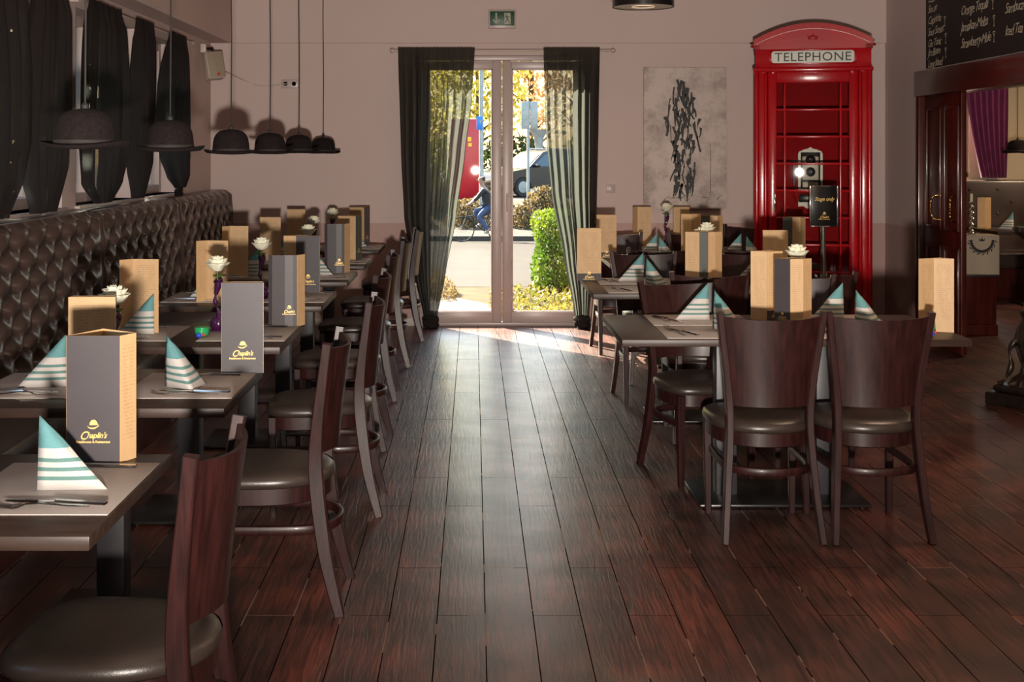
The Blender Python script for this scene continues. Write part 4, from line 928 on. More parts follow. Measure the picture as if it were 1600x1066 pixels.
# ================================================================ SIGN STAND
def sign_stand():
    Y = 9.42; x = px(1286, Y); root = empty('sign_stand', (x, Y, 0))
    MB().lathe([(0.16, 0), (0.16, 0.012), (0.03, 0.022), (0.022, 0.03)], 32).build('base', 'blackplate', root)
    MB().lathe([(0.019, 0.02), (0.019, 0.98)], 20).build('pole', 'chrome', root, 60)
    z0, z1 = pz(353, Y), pz(291, Y); w_ = 0.098
    MB().rng(-w_, w_, -0.030, -0.018, z0, z1, 0.003).build('sign_board', 'black', root)
    f = MB()
    for a, c, e, g in ((-w_-0.007, -w_+0.004, z0, z1), (w_-0.004, w_+0.007, z0, z1)): f.rng(a, c, -0.034, -0.014, e-0.006, g+0.004, 0.002)
    f.rng(-w_, w_, -0.034, -0.014, z0-0.006, z0+0.002, 0.002); f.rng(-w_, w_, -0.034, -0.014, z1-0.002, z1+0.004, 0.002); f.build('sign_frame', 'chrome', root)
    t = MB(); vs, fs = text_mb('Stage only', 0.040, shear=0.35, bold=0.0002, space=0.95, squash=0.92); t.add([(a, -0.0315, z0+0.185+b_) for a, b_, c in vs], fs)
    L = logo_mb(0.92); t.add([(a, -0.0315, z0+0.060+b_) for a, b_, c in L.v], [list(q) for q in L.f]); t.build('lettering', 'gold', root, 0)
    return tag(root, 'black sign with gold lettering on a chrome pole in front of the telephone box', 'sign')
sign_stand()
# ================================================================ WALL PIECES
# canvas: generic grey brushwork panel
cx0, cx1, cz0, cz1 = px(1004.5, BW), px(1133, BW), pz(326, BW), pz(106, BW)
pic = empty('framed_canvas', ((cx0+cx1)/2, BW-0.031, (cz0+cz1)/2)); hw, hh = (cx1-cx0)/2, (cz1-cz0)/2
MB().rng(-hw, hw, -0.03, 0, -hh, hh, 0.003).build('canvas', 'canvas', pic)
rnd = random.Random(11); st = MB()
def brush(x0, z0, x1, z1, w0, w1, k=0):
    a, b_ = Vector((x0, z0)), Vector((x1, z1)); d = (b_-a).normalized(); n = Vector((-d.y, d.x)); N_ = 8; top, bot = [], []
    for i in range(N_+1):
        t = i/N_; p = a.lerp(b_, t)+n*0.008*math.sin(3*t+k); w_ = (w0+(w1-w0)*t)*(0.75+0.35*rnd.random()); top.append(p+n*w_); bot.append(p-n*w_)
    vs = [(p.x, -0.0312-0.0001*k, p.y) for p in top+bot]; st.add(vs, [[i, i+1, N_+2+i, N_+1+i] for i in range(N_)])
# tall loose cluster of upright ink strokes
for k in range(30):
    z = 0.46-0.031*k; spread = 0.05+0.12*math.exp(-((z-0.12)/0.22)**2)+0.04*(z < -0.2)
    for j in range(4):
        x = -0.02+rnd.uniform(-spread, spread); brush(x, z+rnd.uniform(0.0, 0.05), x+rnd.uniform(-0.035, 0.035), z-rnd.uniform(0.05, 0.13), rnd.uniform(0.003, 0.020), rnd.uniform(0.001, 0.010), (k*2+j) % 7)
for k in range(9): x = rnd.uniform(-0.2, 0.28); brush(x, -0.53+rnd.uniform(-0.015, 0.015), x+0.06, -0.51+rnd.uniform(0, 0.02), 0.003, 0.001, k % 7)
brush(0.21, -0.04, 0.225, -0.50, 0.002, 0.0025, 1)
st.build('brush_strokes', 'ink', pic, 0)
tag(pic, 'tall grey canvas with dark ink brushwork on the back wall beside the telephone box', 'painting')
# exit sign
Ye = BW-0.035; e = empty('exit_sign', ((px(763, Ye)+px(806, Ye))/2, Ye-0.002, (pz(16, Ye)+pz(45, Ye))/2)); ew, eh = (px(806, Ye)-px(763, Ye))/2, (pz(16, Ye)-pz(45, Ye))/2
MB().rng(-ew, ew, -0.045, 0, -eh, eh, 0.006).build('housing', 'pvc', e)
MB().rng(-ew+0.014, ew-0.014, -0.050, -0.044, -eh+0.024, eh-0.014, 0.002).build('green_panel', 'exitgreen', e)
b = MB(); A = lambda pts: b.add([(x, -0.0512, z) for x, z in pts], [list(range(len(pts)))])
gx = -0.052; A([(gx-0.007, 0.052), (gx+0.007, 0.052), (gx+0.007, -0.022), (gx-0.007, -0.022)])
A([(gx, -0.046), (gx+0.032, -0.010), (gx+0.024, -0.002), (gx, -0.028)]); A([(gx, -0.046), (gx, -0.028), (gx-0.024, -0.002), (gx-0.032, -0.010)])
# doorway with running figure left dark inside it
A([(0.018, -0.046), (0.072, -0.046), (0.072, 0.052), (0.018, 0.052)]); b.build('arrow_and_doorway', 'exitwhite', e, 0)
b = MB(); A([(0.034+0.007*math.cos(k*PI/4), 0.040+0.007*math.sin(k*PI/4)) for k in range(8)])
A([(0.030, 0.030), (0.044, 0.028), (0.052, 0.000), (0.040, -0.002)]); A([(0.044, 0.028), (0.062, 0.016), (0.060, 0.010), (0.044, 0.018)]); A([(0.030, 0.028), (0.022, 0.010), (0.027, 0.008), (0.036, 0.02)])
A([(0.040, 0.0), (0.050, 0.0), (0.062, -0.020), (0.054, -0.022)]); A([(0.062, -0.020), (0.054, -0.022), (0.066, -0.042), (0.070, -0.040)]); A([(0.040, 0.0), (0.048, -0.002), (0.036, -0.026), (0.030, -0.022)]); A([(0.036, -0.026), (0.030, -0.022), (0.020, -0.032), (0.022, -0.036)])
b.v = [(x, y-0.0006, z) for x, y, z in b.v]; b.build('running_figure', 'exitgreen', e, 0)
tag(e, 'green emergency exit sign with arrow and running figure above the glass door', 'sign')
# light switch, socket with cable, loudspeaker
s = empty('light_switch', (px(954, BW), BW-0.001, pz(295, BW))); MB().rng(-0.038, 0.038, -0.010, 0, -0.038, 0.038, 0.004).build('plate', 'pvc', s); MB().rng(-0.026, 0.026, -0.015, -0.009, -0.026, 0.026, 0.003).build('rocker', 'pvc', s); tag(s, 'small white light switch right of the glass door', 'light switch')
s = empty('wall_socket', (px(453, BW), BW-0.001, pz(131, BW))); MB().rng(-0.075, 0.075, -0.010, 0, -0.038, 0.038, 0.004).build('plate', 'pvc', s)
for x in (-0.037, 0.037): d = MB().lathe([(0.022, 0), (0.022, 0.003), (0.019, 0.003), (0.019, 0.0), (0.001, 0.0)], 20); d.v = [(a+x, -0.010-c, b_) for a, b_, c in d.v]; d.build('socket', 'trimwhite', s, 40)
tag(s, 'white double socket high on the back wall beside the loudspeaker', 'socket')
tag(MB().tube(catmull([(px(352, 11.1), 11.0, pz(112, 11.1)), (px(385, BW), BW-0.01, pz(127, BW)), (px(405, BW), BW-0.008, pz(134, BW)), (px(430, BW), BW-0.008, pz(133, BW)), (px(449, BW), BW-0.022, pz(131, BW))], 8), 0.004, 6).build('cable', 'trimwhite'), 'thin pale cable drooping from the loudspeaker to the wall socket', 'cable')
Ys = 10.75; s = empty('loudspeaker', (px(335, Ys), Ys, pz(103, Ys)), 0)
Rq = Euler((math.radians(-8), math.radians(-6), math.radians(28)))
MB().box((0, 0, 0), (0.15, 0.13, 0.23), 0.015, Rq).build('cabinet', 'speaker', s)
MB().box(Rq.to_matrix() @ Vector((0, -0.069, 0)), (0.135, 0.012, 0.215), 0.005, Rq).build('grille', 'grille', s)
d = MB(); d.lathe([(0.012, 0), (0.012, 0.004)], 12); d.v = [tuple(Rq.to_matrix() @ Vector((a+0.01, -0.076-c, b_-0.085))) for a, b_, c in d.v]; d.build('badge', 'reddot', s)
MB().tube([(0, 0, 0.11), (-0.02, 0.02, 0.145), (-0.10, 0.03, 0.15)], 0.012, 8).build('bracket', 'black', s); MB().box((-0.09, 0.03, 0.15), (0.05, 0.07, 0.08), 0.01).build('wall_mount', 'speaker', s); s.location.x = LW+0.118
tag(s, 'small white loudspeaker with red badge in the left back corner', 'loudspeaker')
# drum pendant lamps
def make_drum():
    root = empty('drum_pendant_lamp')
    MB().lathe([(0.215, 0.0), (0.215, 0.17), (0.211, 0.17), (0.211, 0.004), (0.21, 0.0)], 48, cap=False).build('shade', 'black', root, 40)
    MB().lathe([(0.001, 0.005), (0.21, 0.005), (0.21, 0.010), (0.001, 0.010)], 48, cap=False).build('diffuser', 'cream', root, 40)
    MB().lathe([(0.08, 0.001), (0.08, 0.006), (0.001, 0.0062)], 32, cap=False).build('light_disc', 'diffuser', root, 40)
    MB().tube([(0, 0, 0.17), (0, 0, CH-2.535-0.003)], 0.005, 6).build('cord', 'cord', root)
    MB().lathe([(0.05, CH-2.535-0.03), (0.05, CH-2.535-0.003)], 20).build('ceiling_rose', 'cord', root)
    return tag(root, '', 'pendant lamp')
DR = make_drum()
place(DR, (px(1005, 8.95), 8.95, 2.535), 0, 'black drum pendant lamp cut by the top picture edge', 'drum lamps')
for i, (x, y) in enumerate(((2.3, 5.6), (2.3, 2.3))):  # two unseen lamps added out of frame for warm fill
    place(DR, (x, y, 2.535), 0, 'added black drum pendant lamp %s nearer the camera, unseen above the frame' % ('one step', 'two steps', 'three steps')[i], 'drum lamps')
for x, y, dn, up in ((1.19, 8.95, 4, 0.4), (2.3, 5.6, 9, 5), (2.3, 2.3, 9, 5)):  # the two nearer entries light the room from the added drums
    o = lamp('pendant_light', 'AREA', (x, y, 2.52), dn, (1.0, 0.70, 0.46), shape='DISK', size=0.4); o.data.spread = math.radians(160)
    o = lamp('ceiling_bounce_fill', 'POINT', (x, y, 2.76), up, (1.0, 0.76, 0.56), shadow_soft_size=0.12)  # point light above each drum, added for soft bounce off the ceiling
# ================================================================ RIGHT OPENING
b = MB(); b.rng(RW-0.03, RW+0.17, OP0, OP1+0.05, OPZ-0.10, OPZ+0.10, 0.008); b.rng(RW-0.03, RW+0.17, OP1-0.06, OP1+0.02, 0, OPZ-0.10, 0.006); b.rng(RW-0.03, RW+0.17, OP0-0.02, OP0+0.06, 0, OPZ-0.10, 0.006)
struct(b.build('trim_3', 'mahogany'))
dl = struct(MB().rng(RW+0.02, RW+0.06, 9.50, OP1-0.06, 0.01, OPZ-0.10, 0.004).build('door_2', 'mahogany'))
for a, c in ((9.53, 9.84), (9.90, 10.22)):
    b = MB()
    for z0_, z1_ in ((0.12, 0.80), (0.92, 1.88)):
        b.rng(RW+0.005, RW+0.022, a, a+0.03, z0_, z1_, 0.006); b.rng(RW+0.005, RW+0.022, c-0.03, c, z0_, z1_, 0.006); b.rng(RW+0.005, RW+0.022, a, c, z0_, z0_+0.03, 0.006); b.rng(RW+0.005, RW+0.022, a, c, z1_-0.03, z1_, 0.006)
    b.build('panel_moulding', 'mahogany', dl)
for s_, y in ((1, 9.90), (-1, 9.60)):
    pts = [(RW+0.02, y, pz(306, 9.7)), (RW-0.03, y+0.03*s_, pz(308, 9.7)), (RW-0.045, y+0.05*s_, pz(318, 9.7)), (RW-0.045, y+0.055*s_, pz(326, 9.7)), (RW-0.045, y+0.05*s_, pz(334, 9.7)), (RW-0.03, y+0.03*s_, pz(344, 9.7)), (RW+0.02, y, pz(346, 9.7))]
    P_ = catmull(pts, 8); b = MB(); b.tube(P_, [0.0075+0.0035*math.sin(i*1.3) for i in range(len(P_))], 8); b.build('handle', 'brass', dl, 60)
# chalkboard above
cb = empty('chalkboard', (RW-0.001, 8.5, 2.175)); b = MB(); b.rng(-0.02, 0, -1.15, 1.63, 0.005, 0.80, 0.003); b.build('board', 'chalkboard', cb)
def chalk(txt, Y, z, size, slope=0.04):
    vs, fs = text_mb(txt, size*0.85, shear=0.4, align='LEFT', space=0.82); z -= 0.10
    MB().add([(-0.0215, Y-8.5-x, z-2.175+y+slope*x+0.004*math.sin(x*40)) for x, y, _ in vs], fs).build('chalk_line', 'chalk', cb, 0)
for t, zz in (('Amaretto', 2.86), ('Cosmo', 2.79), ('Sex on', 2.71), ('Caipirinha', 2.62), ('Sour Sunset', 2.53), ('Gin Tonic', 2.44), ('Jim Beam', 2.37), ('Long Island', 2.28)): chalk(t, 10.08, zz, 0.10)
for t, zz in (('Bananas-Shake', 2.84), ('Mango Lassi', 2.74), ('Orange Tequila', 2.62), ('Jamaikan-Melba', 2.50), ('Strawberry-Mule', 2.38)): chalk(t, 9.40, zz, 0.115, 0.02)
for t, zz in (('Tequila', 2.70), ('Sambuca', 2.55), ('Iced Tea', 2.40)): chalk(t, 8.62, zz, 0.115, 0.02)
for Y, zz in ((9.72, 2.50), (9.70, 2.37), (9.70, 2.26), (8.82, 2.53), (8.80, 2.41), (8.80, 2.30)):
    b = MB()
    for (y0_, z0_, y1_, z1_) in ((-0.02, 0.05, 0.0, 0.02), (0.02, 0.05, 0.0, 0.02), (-0.02, 0.05, 0.02, 0.05), (0, 0.022, 0, -0.02), (-0.012, -0.02, 0.012, -0.02)):
        d = Vector((y1_-y0_, z1_-z0_)); n = Vector((-d.y, d.x)).normalized()*0.003
        b.add([(-0.0215, Y-8.5+y0_+n.x, zz-2.175+z0_+n.y), (-0.0215, Y-8.5+y1_+n.x, zz-2.175+z1_+n.y), (-0.0215, Y-8.5+y1_-n.x, zz-2.175+z1_-n.y), (-0.0215, Y-8.5+y0_-n.x, zz-2.175+z0_-n.y)], [[0, 1, 2, 3]])
    b.build('chalk_glass_doodle', 'chalk', cb, 0)
tag(cb, 'long chalkboard with handwritten drinks above the right-hand opening', 'chalkboard')
# ---------------------------------------------------------------- the room beyond
OB = 14.0
struct(MB().rng(RW+0.15, 9.0, BW+0.14, OB+0.1, -0.2, 0).build('floor', 'floor'))
w = MB(); w.rng(RW+0.15, 5.02, OB, OB+0.2, 0, 2.8); w.rng(5.42, 9.0, OB, OB+0.2, 0, 2.8); w.rng(5.02, 5.42, OB, OB+0.2, 0, 1.25); w.rng(5.02, 5.42, OB, OB+0.2, 2.2, 2.8); struct(w.build('wall_back', 'otherwall', smooth=0))
struct(MB().rng(8.8, 9.0, FW, OB+0.2, 0, 2.8).build('wall_right', 'otherwall', smooth=0)); struct(MB().rng(RW+0.15, 9.0, FW-0.2, OB+0.2, 2.8, 2.95).build('ceiling', 'otherwall', smooth=0)); struct(MB().rng(RW+0.15, 9.0, FW-0.2, FW, 0, 2.8).build('wall_front', 'otherwall', smooth=0))
struct(MB().rng(RW, RW+0.15, BW, OB+0.2, 0, 2.9).build('wall_left', 'otherwall', smooth=0))
wf = MB(); wf.rng(5.02, 5.42, OB+0.05, OB+0.1, 1.25, 1.30); wf.rng(5.02, 5.07, OB+0.05, OB+0.1, 1.25, 2.2); wf.rng(5.37, 5.42, OB+0.05, OB+0.1, 1.25, 2.2); wf.rng(5.02, 5.42, OB+0.05, OB+0.1, 2.15, 2.2)
o = struct(wf.build('window_6', 'pvc')); MB().rng(5.05, 5.39, OB+0.07, OB+0.075, 1.28, 2.18).build('glass_pane', 'glass', o, 0)
struct(MB().rng(RW+0.2, 8.8, OB-0.02, OB, 2.34, 2.37, 0.003).build('trim_4', 'trimwhite'))
Yp = OB-0.12; pt = lambda s, d, z: (s, Yp-d, z)
b = MB()
def pf(u, v):
    l = px(1508, Yp)+(px(1532, Yp)-px(1508, Yp))*v**1.5; r_ = px(1575, Yp)-0.02*v; s = l+(r_-l)*u
    return (s, Yp-0.03*math.sin(2*PI*7*u+0.5*math.sin(3*v))-0.01, pz(130, Yp)+(pz(278, Yp)-pz(130, Yp))*v+0.008*math.sin(2*PI*14*u)*(v < 0.02))
b.grid(pf, 90, 30); tag(b.build('curtain', 'purple', None, 80), 'purple velvet curtain in the room beyond the right-hand opening', 'curtain')
tag(MB().tube([(px(1500, Yp), Yp, pz(130, Yp)), (px(1620, Yp), Yp, pz(130, Yp))], 0.010, 8).build('curtain_rod', 'trimwhite'), 'pale curtain rod holding the purple curtain', 'curtain rod')
Yh = 12.6; dup(HAT, (px(1590, Yh), Yh, 1.51), 0.4, 'black bowler hat lamp in the room beyond the opening', 'bowler hat lamps')
# bench, table, napkin and menu over there
b = empty('upholstered_bench', (6.6, OB-0.35, 0)); MB().rng(-1.75, 1.6, 0.15, 0.33, 0.0, 1.22, 0.03).build('backrest', 'benchleather', b); MB().rng(-1.75, 1.6, -0.3, 0.16, 0.30, 0.46, 0.03).build('seat', 'benchleather', b); MB().rng(-1.73, 1.58, -0.26, 0.16, 0, 0.30).build('base', 'mahogany', b)
bt = None
for r_ in range(5):
    for k in range(9):
        if bt is None: bt = o = MB().ball((0, 0, 0), 0.018, 5).build('button', 'benchleather', b, 60)
        else: o = bt.copy(); C.objects.link(o)
        o.location = (-1.55+0.3*k+0.15*(r_ % 2), 0.15, 1.12-0.13*r_)
tag(b, 'dark tufted bench under the purple curtain in the room beyond', 'bench')
dup(RT, (5.80, 12.8, 0), 0, 'table before the dark bench in the room beyond the opening', 'tables in the room beyond')
place(PMAT, (5.95, 12.75, TZ), PI/2, 'taupe placemat on the table in the room beyond', 'woven placemats on the tables'); place(NAP, (px(1583, 12.75), 12.75, TZ+0.004), PI, 'folded teal napkin on the table in the room beyond', 'folded napkins on the tables')
dup(TEA, (px(1596, 12.55), 12.55, TZ), 0, 'green tealight glass on the table in the room beyond', 'tealight glasses')
menu(P_CORNER, 'TTTT', (px(1537, 12.9), 12.85, TZ), 0.2, 'tan menu card on the table in the room beyond')
# cabinet with towel and candlestick
Yc = 10.62; c0, c1 = px(1488, Yc), px(1557, Yc); zt = pz(369, Yc); cab = empty('wooden_cabinet', ((c0+c1)/2, Yc, 0)); hw = (c1-c0)/2
MB().rng(-hw, hw, 0.0, 0.42, 0.09, zt-0.02, 0.004).build('body', 'mahogany', cab); MB().rng(-hw-0.015, hw+0.015, -0.012, 0.43, zt-0.022, zt, 0.006).build('top', 'mahogany', cab); MB().rng(-hw-0.01, hw+0.01, -0.012, 0.43, 0.0, 0.09, 0.006).build('plinth', 'mahogany', cab)
MB().rng(-hw+0.04, hw-0.04, -0.010, 0.0, 0.14, zt-0.06, 0.004).build('door', 'mahogany', cab)
tag(cab, 'small red-brown wooden cabinet with a towel, just inside the opening', 'cabinet')
tw = empty('towel', (px(1532, Yc), Yc-0.014, zt)); w_ = 0.150
b = MB(); b.grid(lambda u, v: ((u-0.5)*2*w_, -0.006-0.005*math.sin(u*9+1), 0.004-0.325*v-0.01*(u-0.5)), 30, 20); o = b.build('cloth', 'towel', tw, 80); sm = o.modifiers.new('thick', 'SOLIDIFY'); sm.thickness = 0.006
b = MB(); b.rng(-w_, w_, -0.0, 0.2, 0.001, 0.007, 0.002); b.build('top_fold', 'towel', tw)
MB().rng(-w_, w_, -0.013, -0.003, -0.335, -0.318, 0.003).build('fringe', 'column', tw)
b = MB(); n = 26; q = lambda a, r: (r*math.cos(a), -0.0175, -0.03+r*math.sin(a)*1.05)
for i in range(n):
    a0, a1 = PI+PI*i/n, PI+PI*(i+1)/n; b.add([q(a0, 0.080), q(a1, 0.080), q(a1, 0.098), q(a0, 0.098)], [[0, 1, 2, 3]])
for i in range(9):
    a = PI+PI*(i+0.5)/9
    for j in range(8):
        t0, t1 = 2*PI*j/8*0.8, 2*PI*(j+1)/8*0.8; cc = Vector((0.107*math.cos(a), 0, -0.03+0.107*1.05*math.sin(a)))
        f = lambda t, r: (cc.x+r*math.cos(t+a), -0.0176, cc.z+r*math.sin(t+a)); b.add([f(t0, 0.008), f(t1, 0.008), f(t1, 0.017), f(t0, 0.017)], [[0, 1, 2, 3]])
b.add([(-0.02, -0.0176, -0.04), (0.02, -0.0176, -0.04), (0.026, -0.0176, -0.015), (0.010, -0.0176, -0.03), (0, -0.0176, -0.008), (-0.010, -0.0176, -0.03), (-0.026, -0.0176, -0.015)], [[0, 1, 2, 3, 4, 5, 6]])
b.build('black_wreath_crest', 'ink', tw, 0); tag(tw, 'white towel with a black wreath crest hanging over the small cabinet', 'towel')
Yk = Yc+0.05; b = MB(); b.lathe([(0.035, 0), (0.036, 0.008), (0.014, 0.02), (0.012, 0.03)], 20)
pts = [(0.010*math.cos(i*0.9), 0.010*math.sin(i*0.9), 0.03+0.22*i/30) for i in range(31)]; b.tube(pts, [0.008+0.004*abs(math.sin(i*0.55)) for i in range(31)], 10); b.lathe([(0.01, 0.25), (0.02, 0.262), (0.02, 0.275), (0.012, 0.276)], 16)
ks = b.build('candlestick', 'chrome', None, 60); ks.location = (px(1518, Yk), Yk, zt+0.008); MB().lathe([(0.011, 0.27), (0.011, 0.34), (0.002, 0.345)], 12).build('candle', 'candlewax', ks); tag(ks, 'twisted silver candlestick standing on the small cabinet', 'candlestick')
# carved pedestal at the right edge
Yb = 7.7; pd = empty('carved_pedestal', (px(1618, Yb), Yb, 0), math.radians(38))
MB().rng(-0.21, 0.21, -0.21, 0.21, 0, 0.075, 0.012).rng(-0.18, 0.18, -0.18, 0.18, 0.075, 0.12, 0.02).build('stepped_base', 'ironbronze', pd)
b = MB(); n = 48; prof = [(0.15, 0.12), (0.13, 0.15), (0.085, 0.19), (0.075, 0.24), (0.10, 0.32), (0.115, 0.38), (0.10, 0.45), (0.07, 0.52), (0.085, 0.56), (0.06, 0.60), (0.05, 0.72), (0.06, 0.80), (0.045, 0.86), (0.05, 0.98), (0.09, 1.02), (0.12, 1.04), (0.12, 1.07)]
b.loft([[((r*(1+0.09*math.sin(8*2*PI*k/n+z*14)))*math.cos(2*PI*k/n), (r*(1+0.09*math.sin(8*2*PI*k/n+z*14)))*math.sin(2*PI*k/n), z) for k in range(n)] for r, z in [(lerp_poly([(zz, rr) for rr, zz in prof], 0.12+0.95*i/80), 0.12+0.95*i/80) for i in range(81)]]); b.build('carved_shaft', 'ironbronze', pd, 60)
for k in range(4):
    a = k*PI/2+PI/4; b = MB(); P_ = catmull([(0.10*math.cos(a), 0.10*math.sin(a), 0.40), (0.15*math.cos(a), 0.15*math.sin(a), 0.33), (0.14*math.cos(a), 0.14*math.sin(a), 0.24), (0.17*math.cos(a), 0.17*math.sin(a), 0.16), (0.21*math.cos(a), 0.21*math.sin(a), 0.12)], 5); b.tube(P_, [0.014+0.008*math.sin(i*0.7) for i in range(len(P_))], 8); b.build('scroll', 'ironbronze', pd, 60)
tag(pd, 'dark carved pedestal on a stepped base at the right picture edge', 'pedestal')
lamp('room_beyond_light', 'AREA', (6.5, 11.5, 2.7), 42, (1.0, 0.74, 0.48), shape='DISK', size=0.6)
# ================================================================ OUTSIDE
def ground(name, prof, x0, x1, mat):
    b = MB(); n = len(prof); vs = []
    for y, z in prof: vs += [(x0, y, z), (x1, y, z)]
    for y, z in prof: vs += [(x0, y, z-0.6), (x1, y, z-0.6)]
    fs = [[2*i, 2*i+1, 2*i+3, 2*i+2] for i in range(n-1)]+[[2*n+2*i, 2*n+2*i+2, 2*n+2*i+3, 2*n+2*i+1] for i in range(n-1)]+[[0, 2, 2*n+2, 2*n][::1]] if False else [[2*i, 2*i+1, 2*i+3, 2*i+2] for i in range(n-1)]
    b.add(vs[:2*n], fs); return struct(b.build(name, mat, None, 0))
RZ = lambda y: -0.05-(y-15)*0.0455
ground('ground_forecourt', [(BW+0.14, -0.02), (15, -0.05)], -30, 30, 'forecourt')
ground('ground_road', [(14.9, -0.046), (20, RZ(20)), (37, RZ(37))], -60, 60, 'asphalt')
struct(MB().rng(-60, 60, 36.9, 37.05, -1.2, -0.90, 0.01).build('ground_kerb', 'paving'))
ground('ground_pavement', [(37.0, -0.92), (39.6, -0.88)], -60, 60, 'paving')
ground('ground_bank', [(39.5, -0.9), (41, -0.75), (43.5, -0.12), (44, -0.09)], -60, 60, 'earth')
ground('ground_upper_road', [(44, -0.09), (58, -0.05)], -60, 60, 'asphalt')
ground('ground_far_field', [(58, -0.05), (110, 0.3)], -90, 90, 'earth')
tag(MB().prism([(px(648, 13)+0.03*math.cos(k)*k % 0.1+0.75*math.cos(2*PI*k/18)*(1+0.15*math.sin(k*3)), 12.7+0.9*math.sin(2*PI*k/18)*(1+0.15*math.cos(k*2))) for k in range(18)], -0.06, -0.024).build('damp_patch', 'wetpaving'), 'damp shiny patch of paving outside the left door leaf', 'paving')
def leafcloud(n, size, shape, seed, flat=0.0):
    rnd = random.Random(seed); vs, fs = [], []
    while len(fs) < n:
        x, y, z = rnd.uniform(-1, 1), rnd.uniform(-1, 1), rnd.uniform(0, 1); keep = shape(x, y, z, rnd)
        if keep is None: continue
        c = Vector(keep); R_ = Euler((rnd.uniform(0, 6.3), rnd.uniform(0, 6.3), rnd.uniform(0, 6.3))).to_matrix(); s_ = size*rnd.uniform(0.6, 1.3)
        o = len(vs); vs += [tuple(c+R_ @ Vector(p)*s_) for p in ((-0.5, 0, 0), (0, -0.28, 0.03), (0.5, 0, 0), (0, 0.28, 0.03))]; fs.append([o, o+1, o+2, o+3])
    return vs, fs
def tree(label, x, y, z, H, R_, crown0, mat, n, size, seed, cat='tree', group=None, airy=0.0):
    root = empty('tree', (x, y, z)); rnd = random.Random(seed)
    b = MB(); b.tube(catmull([(0, 0, -0.1), (0.1, 0, H*0.3), (-0.05, 0.1, H*0.6), (0, 0, H*0.93)], 5), [H*0.022*(1-0.9*i/15) for i in range(16)], 8)
    for k in range(22):
        a = rnd.uniform(0, 6.3); z0 = H*rnd.uniform(crown0, 0.85); L_ = R_*rnd.uniform(0.5, 0.95)*(1.1-z0/H*0.6)
        b.tube([(0, 0, z0), (L_*0.5*math.cos(a), L_*0.5*math.sin(a), z0+L_*0.3), (L_*math.cos(a), L_*math.sin(a), z0+L_*0.75)], [H*0.007, H*0.004, H*0.0015], 5)
    b.build('trunk', 'bark', root, 60)
    clumps = [(rnd.uniform(-0.75, 0.75), rnd.uniform(-0.75, 0.75), rnd.uniform(0.1, 0.95), rnd.uniform(0.22, 0.42)) for _ in range(22)]
    def sh(px_, py_, pz_, r):
        if px_*px_+py_*py_+(2*pz_-1)**2 > 1: return None
        if airy and not any((px_-a)**2+(py_-b_)**2+(pz_-c)**2*1.6 < d*d for a, b_, c, d in clumps): 
            if r.random() > 0.25: return None
        return (px_*R_, py_*R_, H*crown0+pz_*(H*(1-crown0)))
    vs, fs = leafcloud(n, size, sh, seed); MB().add(vs, fs).build('crown', mat, root, 0)
    return tag(root, label, cat, group)
T = [(-5.6, 62, 12, 2.6, 'leafyellow', 'yellow-green tree behind the red pylon'), (-2.7, 68, 13, 2.7, 'leafyellow', 'taller yellow-green tree seen through the left door leaf'), (0.2, 62, 12, 2.6, 'leafyellow', 'yellow autumn tree behind the flag pole'), (3.0, 68, 13, 2.7, 'leafbrown', 'brown autumn tree behind the double sign board'), (5.8, 62, 13, 2.6, 'leafbrown', 'brown twiggy tree behind the right curtain edge'), (-8.4, 68, 11, 2.7, 'leafyellow', 'yellow-green tree farthest left outside'), (8.7, 68, 12, 2.7, 'leafyellow', 'yellow tree farthest right outside')]
for i, (x, y, H, R_, mt, l) in enumerate(T): tree(l, x, y, -0.05, H, R_, 0.08, mt, 3600, 0.33, 30+i, group='autumn trees beyond the road', airy=1)
for i in range(8):
    x = -13+3.7*i; tree('low green bush %s in the line under the autumn trees' % ('far left', 'second', 'third', 'fourth', 'fifth', 'sixth', 'seventh', 'far right')[i], x, 58.5+0.7*(i % 2), -0.05, 2.4, 1.7, 0.0, 'leafyellow' if i % 2 else 'leafdark', 900, 0.30, 60+i, 'bush', 'bushes beyond the upper road')
# dry shrubs on the bank
def shrub(R_, H, mat, n, size, seed):
    root = empty('shrub'); rnd = random.Random(seed); b = MB()
    for k in range(9): a = rnd.uniform(0, 6.3); b.tube([(0, 0, -0.02), (R_*0.3*math.cos(a), R_*0.3*math.sin(a), H*0.5), (R_*0.6*math.cos(a), R_*0.6*math.sin(a), H*0.85)], [0.02, 0.012, 0.004], 5)
    b.build('stems', 'bark', root); vs, fs = leafcloud(n, size, lambda x, y, z, r: None if x*x+y*y+z*z > 1 else (x*R_, y*R_, z*H), seed); MB().add(vs, fs).build('foliage', mat, root, 0)
    return tag(root, '', 'bush')
SH = shrub(0.80, 0.85, 'leafbank', 1100, 0.13, 3)
NTH = ('first', 'second', 'third', 'fourth', 'fifth', 'sixth', 'seventh', 'eighth')
for i in range(8):
    for j, (y, z, w_) in enumerate(((40.6, -0.86, 'lower'), (42.6, -0.46, 'upper'))):
        place(SH, (-5.6+1.8*i+0.8*j, y, z), i*1.3+j, 'dry brown shrub, %s from the left in the %s row on the roadside bank' % (NTH[i], w_), 'dry shrubs on the roadside bank', (1, 1, (0.9, 1.05, 0.8, 1.1)[(i+j) % 4]))
